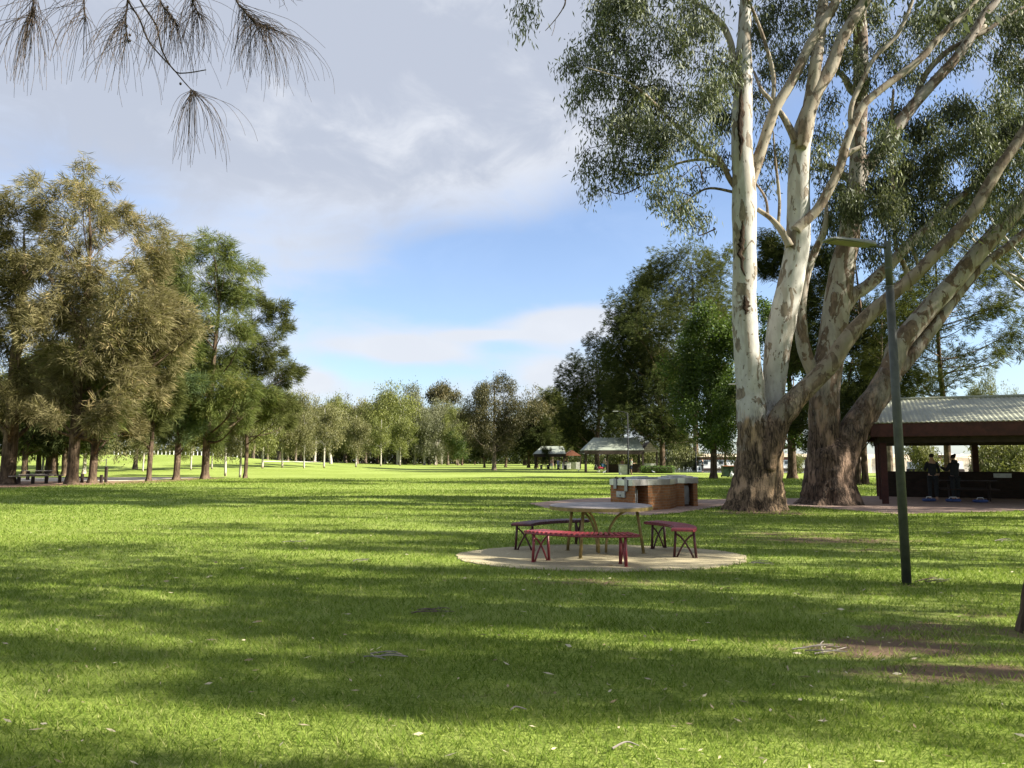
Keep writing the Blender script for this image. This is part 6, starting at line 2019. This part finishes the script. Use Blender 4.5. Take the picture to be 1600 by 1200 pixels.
    if hair == 'hair_dark' and hood:
        mb.ball(hc + np.array([0, .10, .09]) * k, np.array((.05, .05, .05)) * k, 10, 6)
    mb.build('hair', M[cap or hair], t, True)
    if hood:
        MB().tube(np.array([V[sh] + [0, .06, -.02], V[nk] + [0, .05, .0], V[nk] + [0, .06, .06]]), [.10 * k, .12 * k, .09 * k], 12).build('hood', M[hood], t, True)
    for s in (-1, 1):
        MB().ball(V[jaw] + np.array([s * .028, -.062, .048]) * k, .009 * k, 6, 4).build('eye', M['hair_dark'], t)
    return t


def people(loc):
    c = loc(1.75, 2.9)
    person('person in dark clothes at the left under the near shelter, hair cropped', c, R(160), 1.74, 'cloth_black', 'cloth_black', 'hair_dark', ((.08, .10), (.10, .25)))
    c = loc(2.5, 3.0)
    person('person in a bulky dark hooded coat under the near shelter, arms raised to chest', c, R(195), 1.70, 'cloth_black', 'cloth_black', 'hair_dark', ((.10, .42), (.12, .40)), .03, hood='cloth_black')
    person('person in white top and navy shorts right of the black lamp post', G(986.5, 742), R(90), 1.75, 'cloth_white', 'cloth_navy', 'hair_dark', ((.12, .3), (.12, .3)), .03, shorts=True)
    person('person in beige standing behind the pram', G(945.5, 737.5), R(-20), 1.75, 'cloth_beige', 'cloth_beige', 'hair_grey', ((.1, .2), (.1, .2)))
    person('person in pink seated behind the pale barbecue block', G(972.5, 738), R(0), 1.7, 'cloth_pink', 'cloth_navy', 'hair_dark', ((.2, .3), (.2, .3)))
    g = 'people gathered at the far shelter'
    person('person in pink and white at the left of the far shelter group', G(862, 733.5), R(200), 1.74, 'cloth_pink', 'cloth_white', 'hair_dark', ((.1, .2), (.1, .2)), group=g)
    person('person in a pale blue long top at the middle of the far shelter group', G(872, 733.5), R(160), 1.76, 'cloth_blue', 'cloth_blue', 'hair_dark', ((.1, .2), (.1, .3)), group=g)
    person('person in black between the pink and pale blue ones at the far shelter', G(867, 732.8), R(180), 1.68, 'cloth_black', 'cloth_black', 'hair_dark', ((.1, .2), (.1, .3)), group=g)
    person('person in dark top and white cap by the far barbecue block', G(883.5, 732.5), R(120), 1.72, 'cloth_navy', 'cloth_black', 'hair_grey', ((.1, .35), (.1, .3)), group=g, cap='cloth_white')
    person('person in white behind the pale blue one at the far shelter', G(875, 732.6), R(150), 1.70, 'cloth_white', 'cloth_white', 'hair_grey', ((.1, .2), (.1, .2)), group=g)
    person('dark clothed person standing by the houseboat, one arm out', G(1098, 738), R(240), 1.74, 'cloth_black', 'cloth_black', 'hair_dark', ((.05, .05), (.25, .4)))
# ------------------------------------------------------------------ build everything
ground()
protos()
big_gums()
left_oaks()
back_left()
lawn_gums()
far_band()
understorey()
middle_trees()
right_oaks()
near_trees()
overhead_oak()
shade_trees()
picnic_setting()
lamp_posts()
barbecue()
_loc = near_shelter()
far_shelters()
riverside()
left_side()
people(_loc)
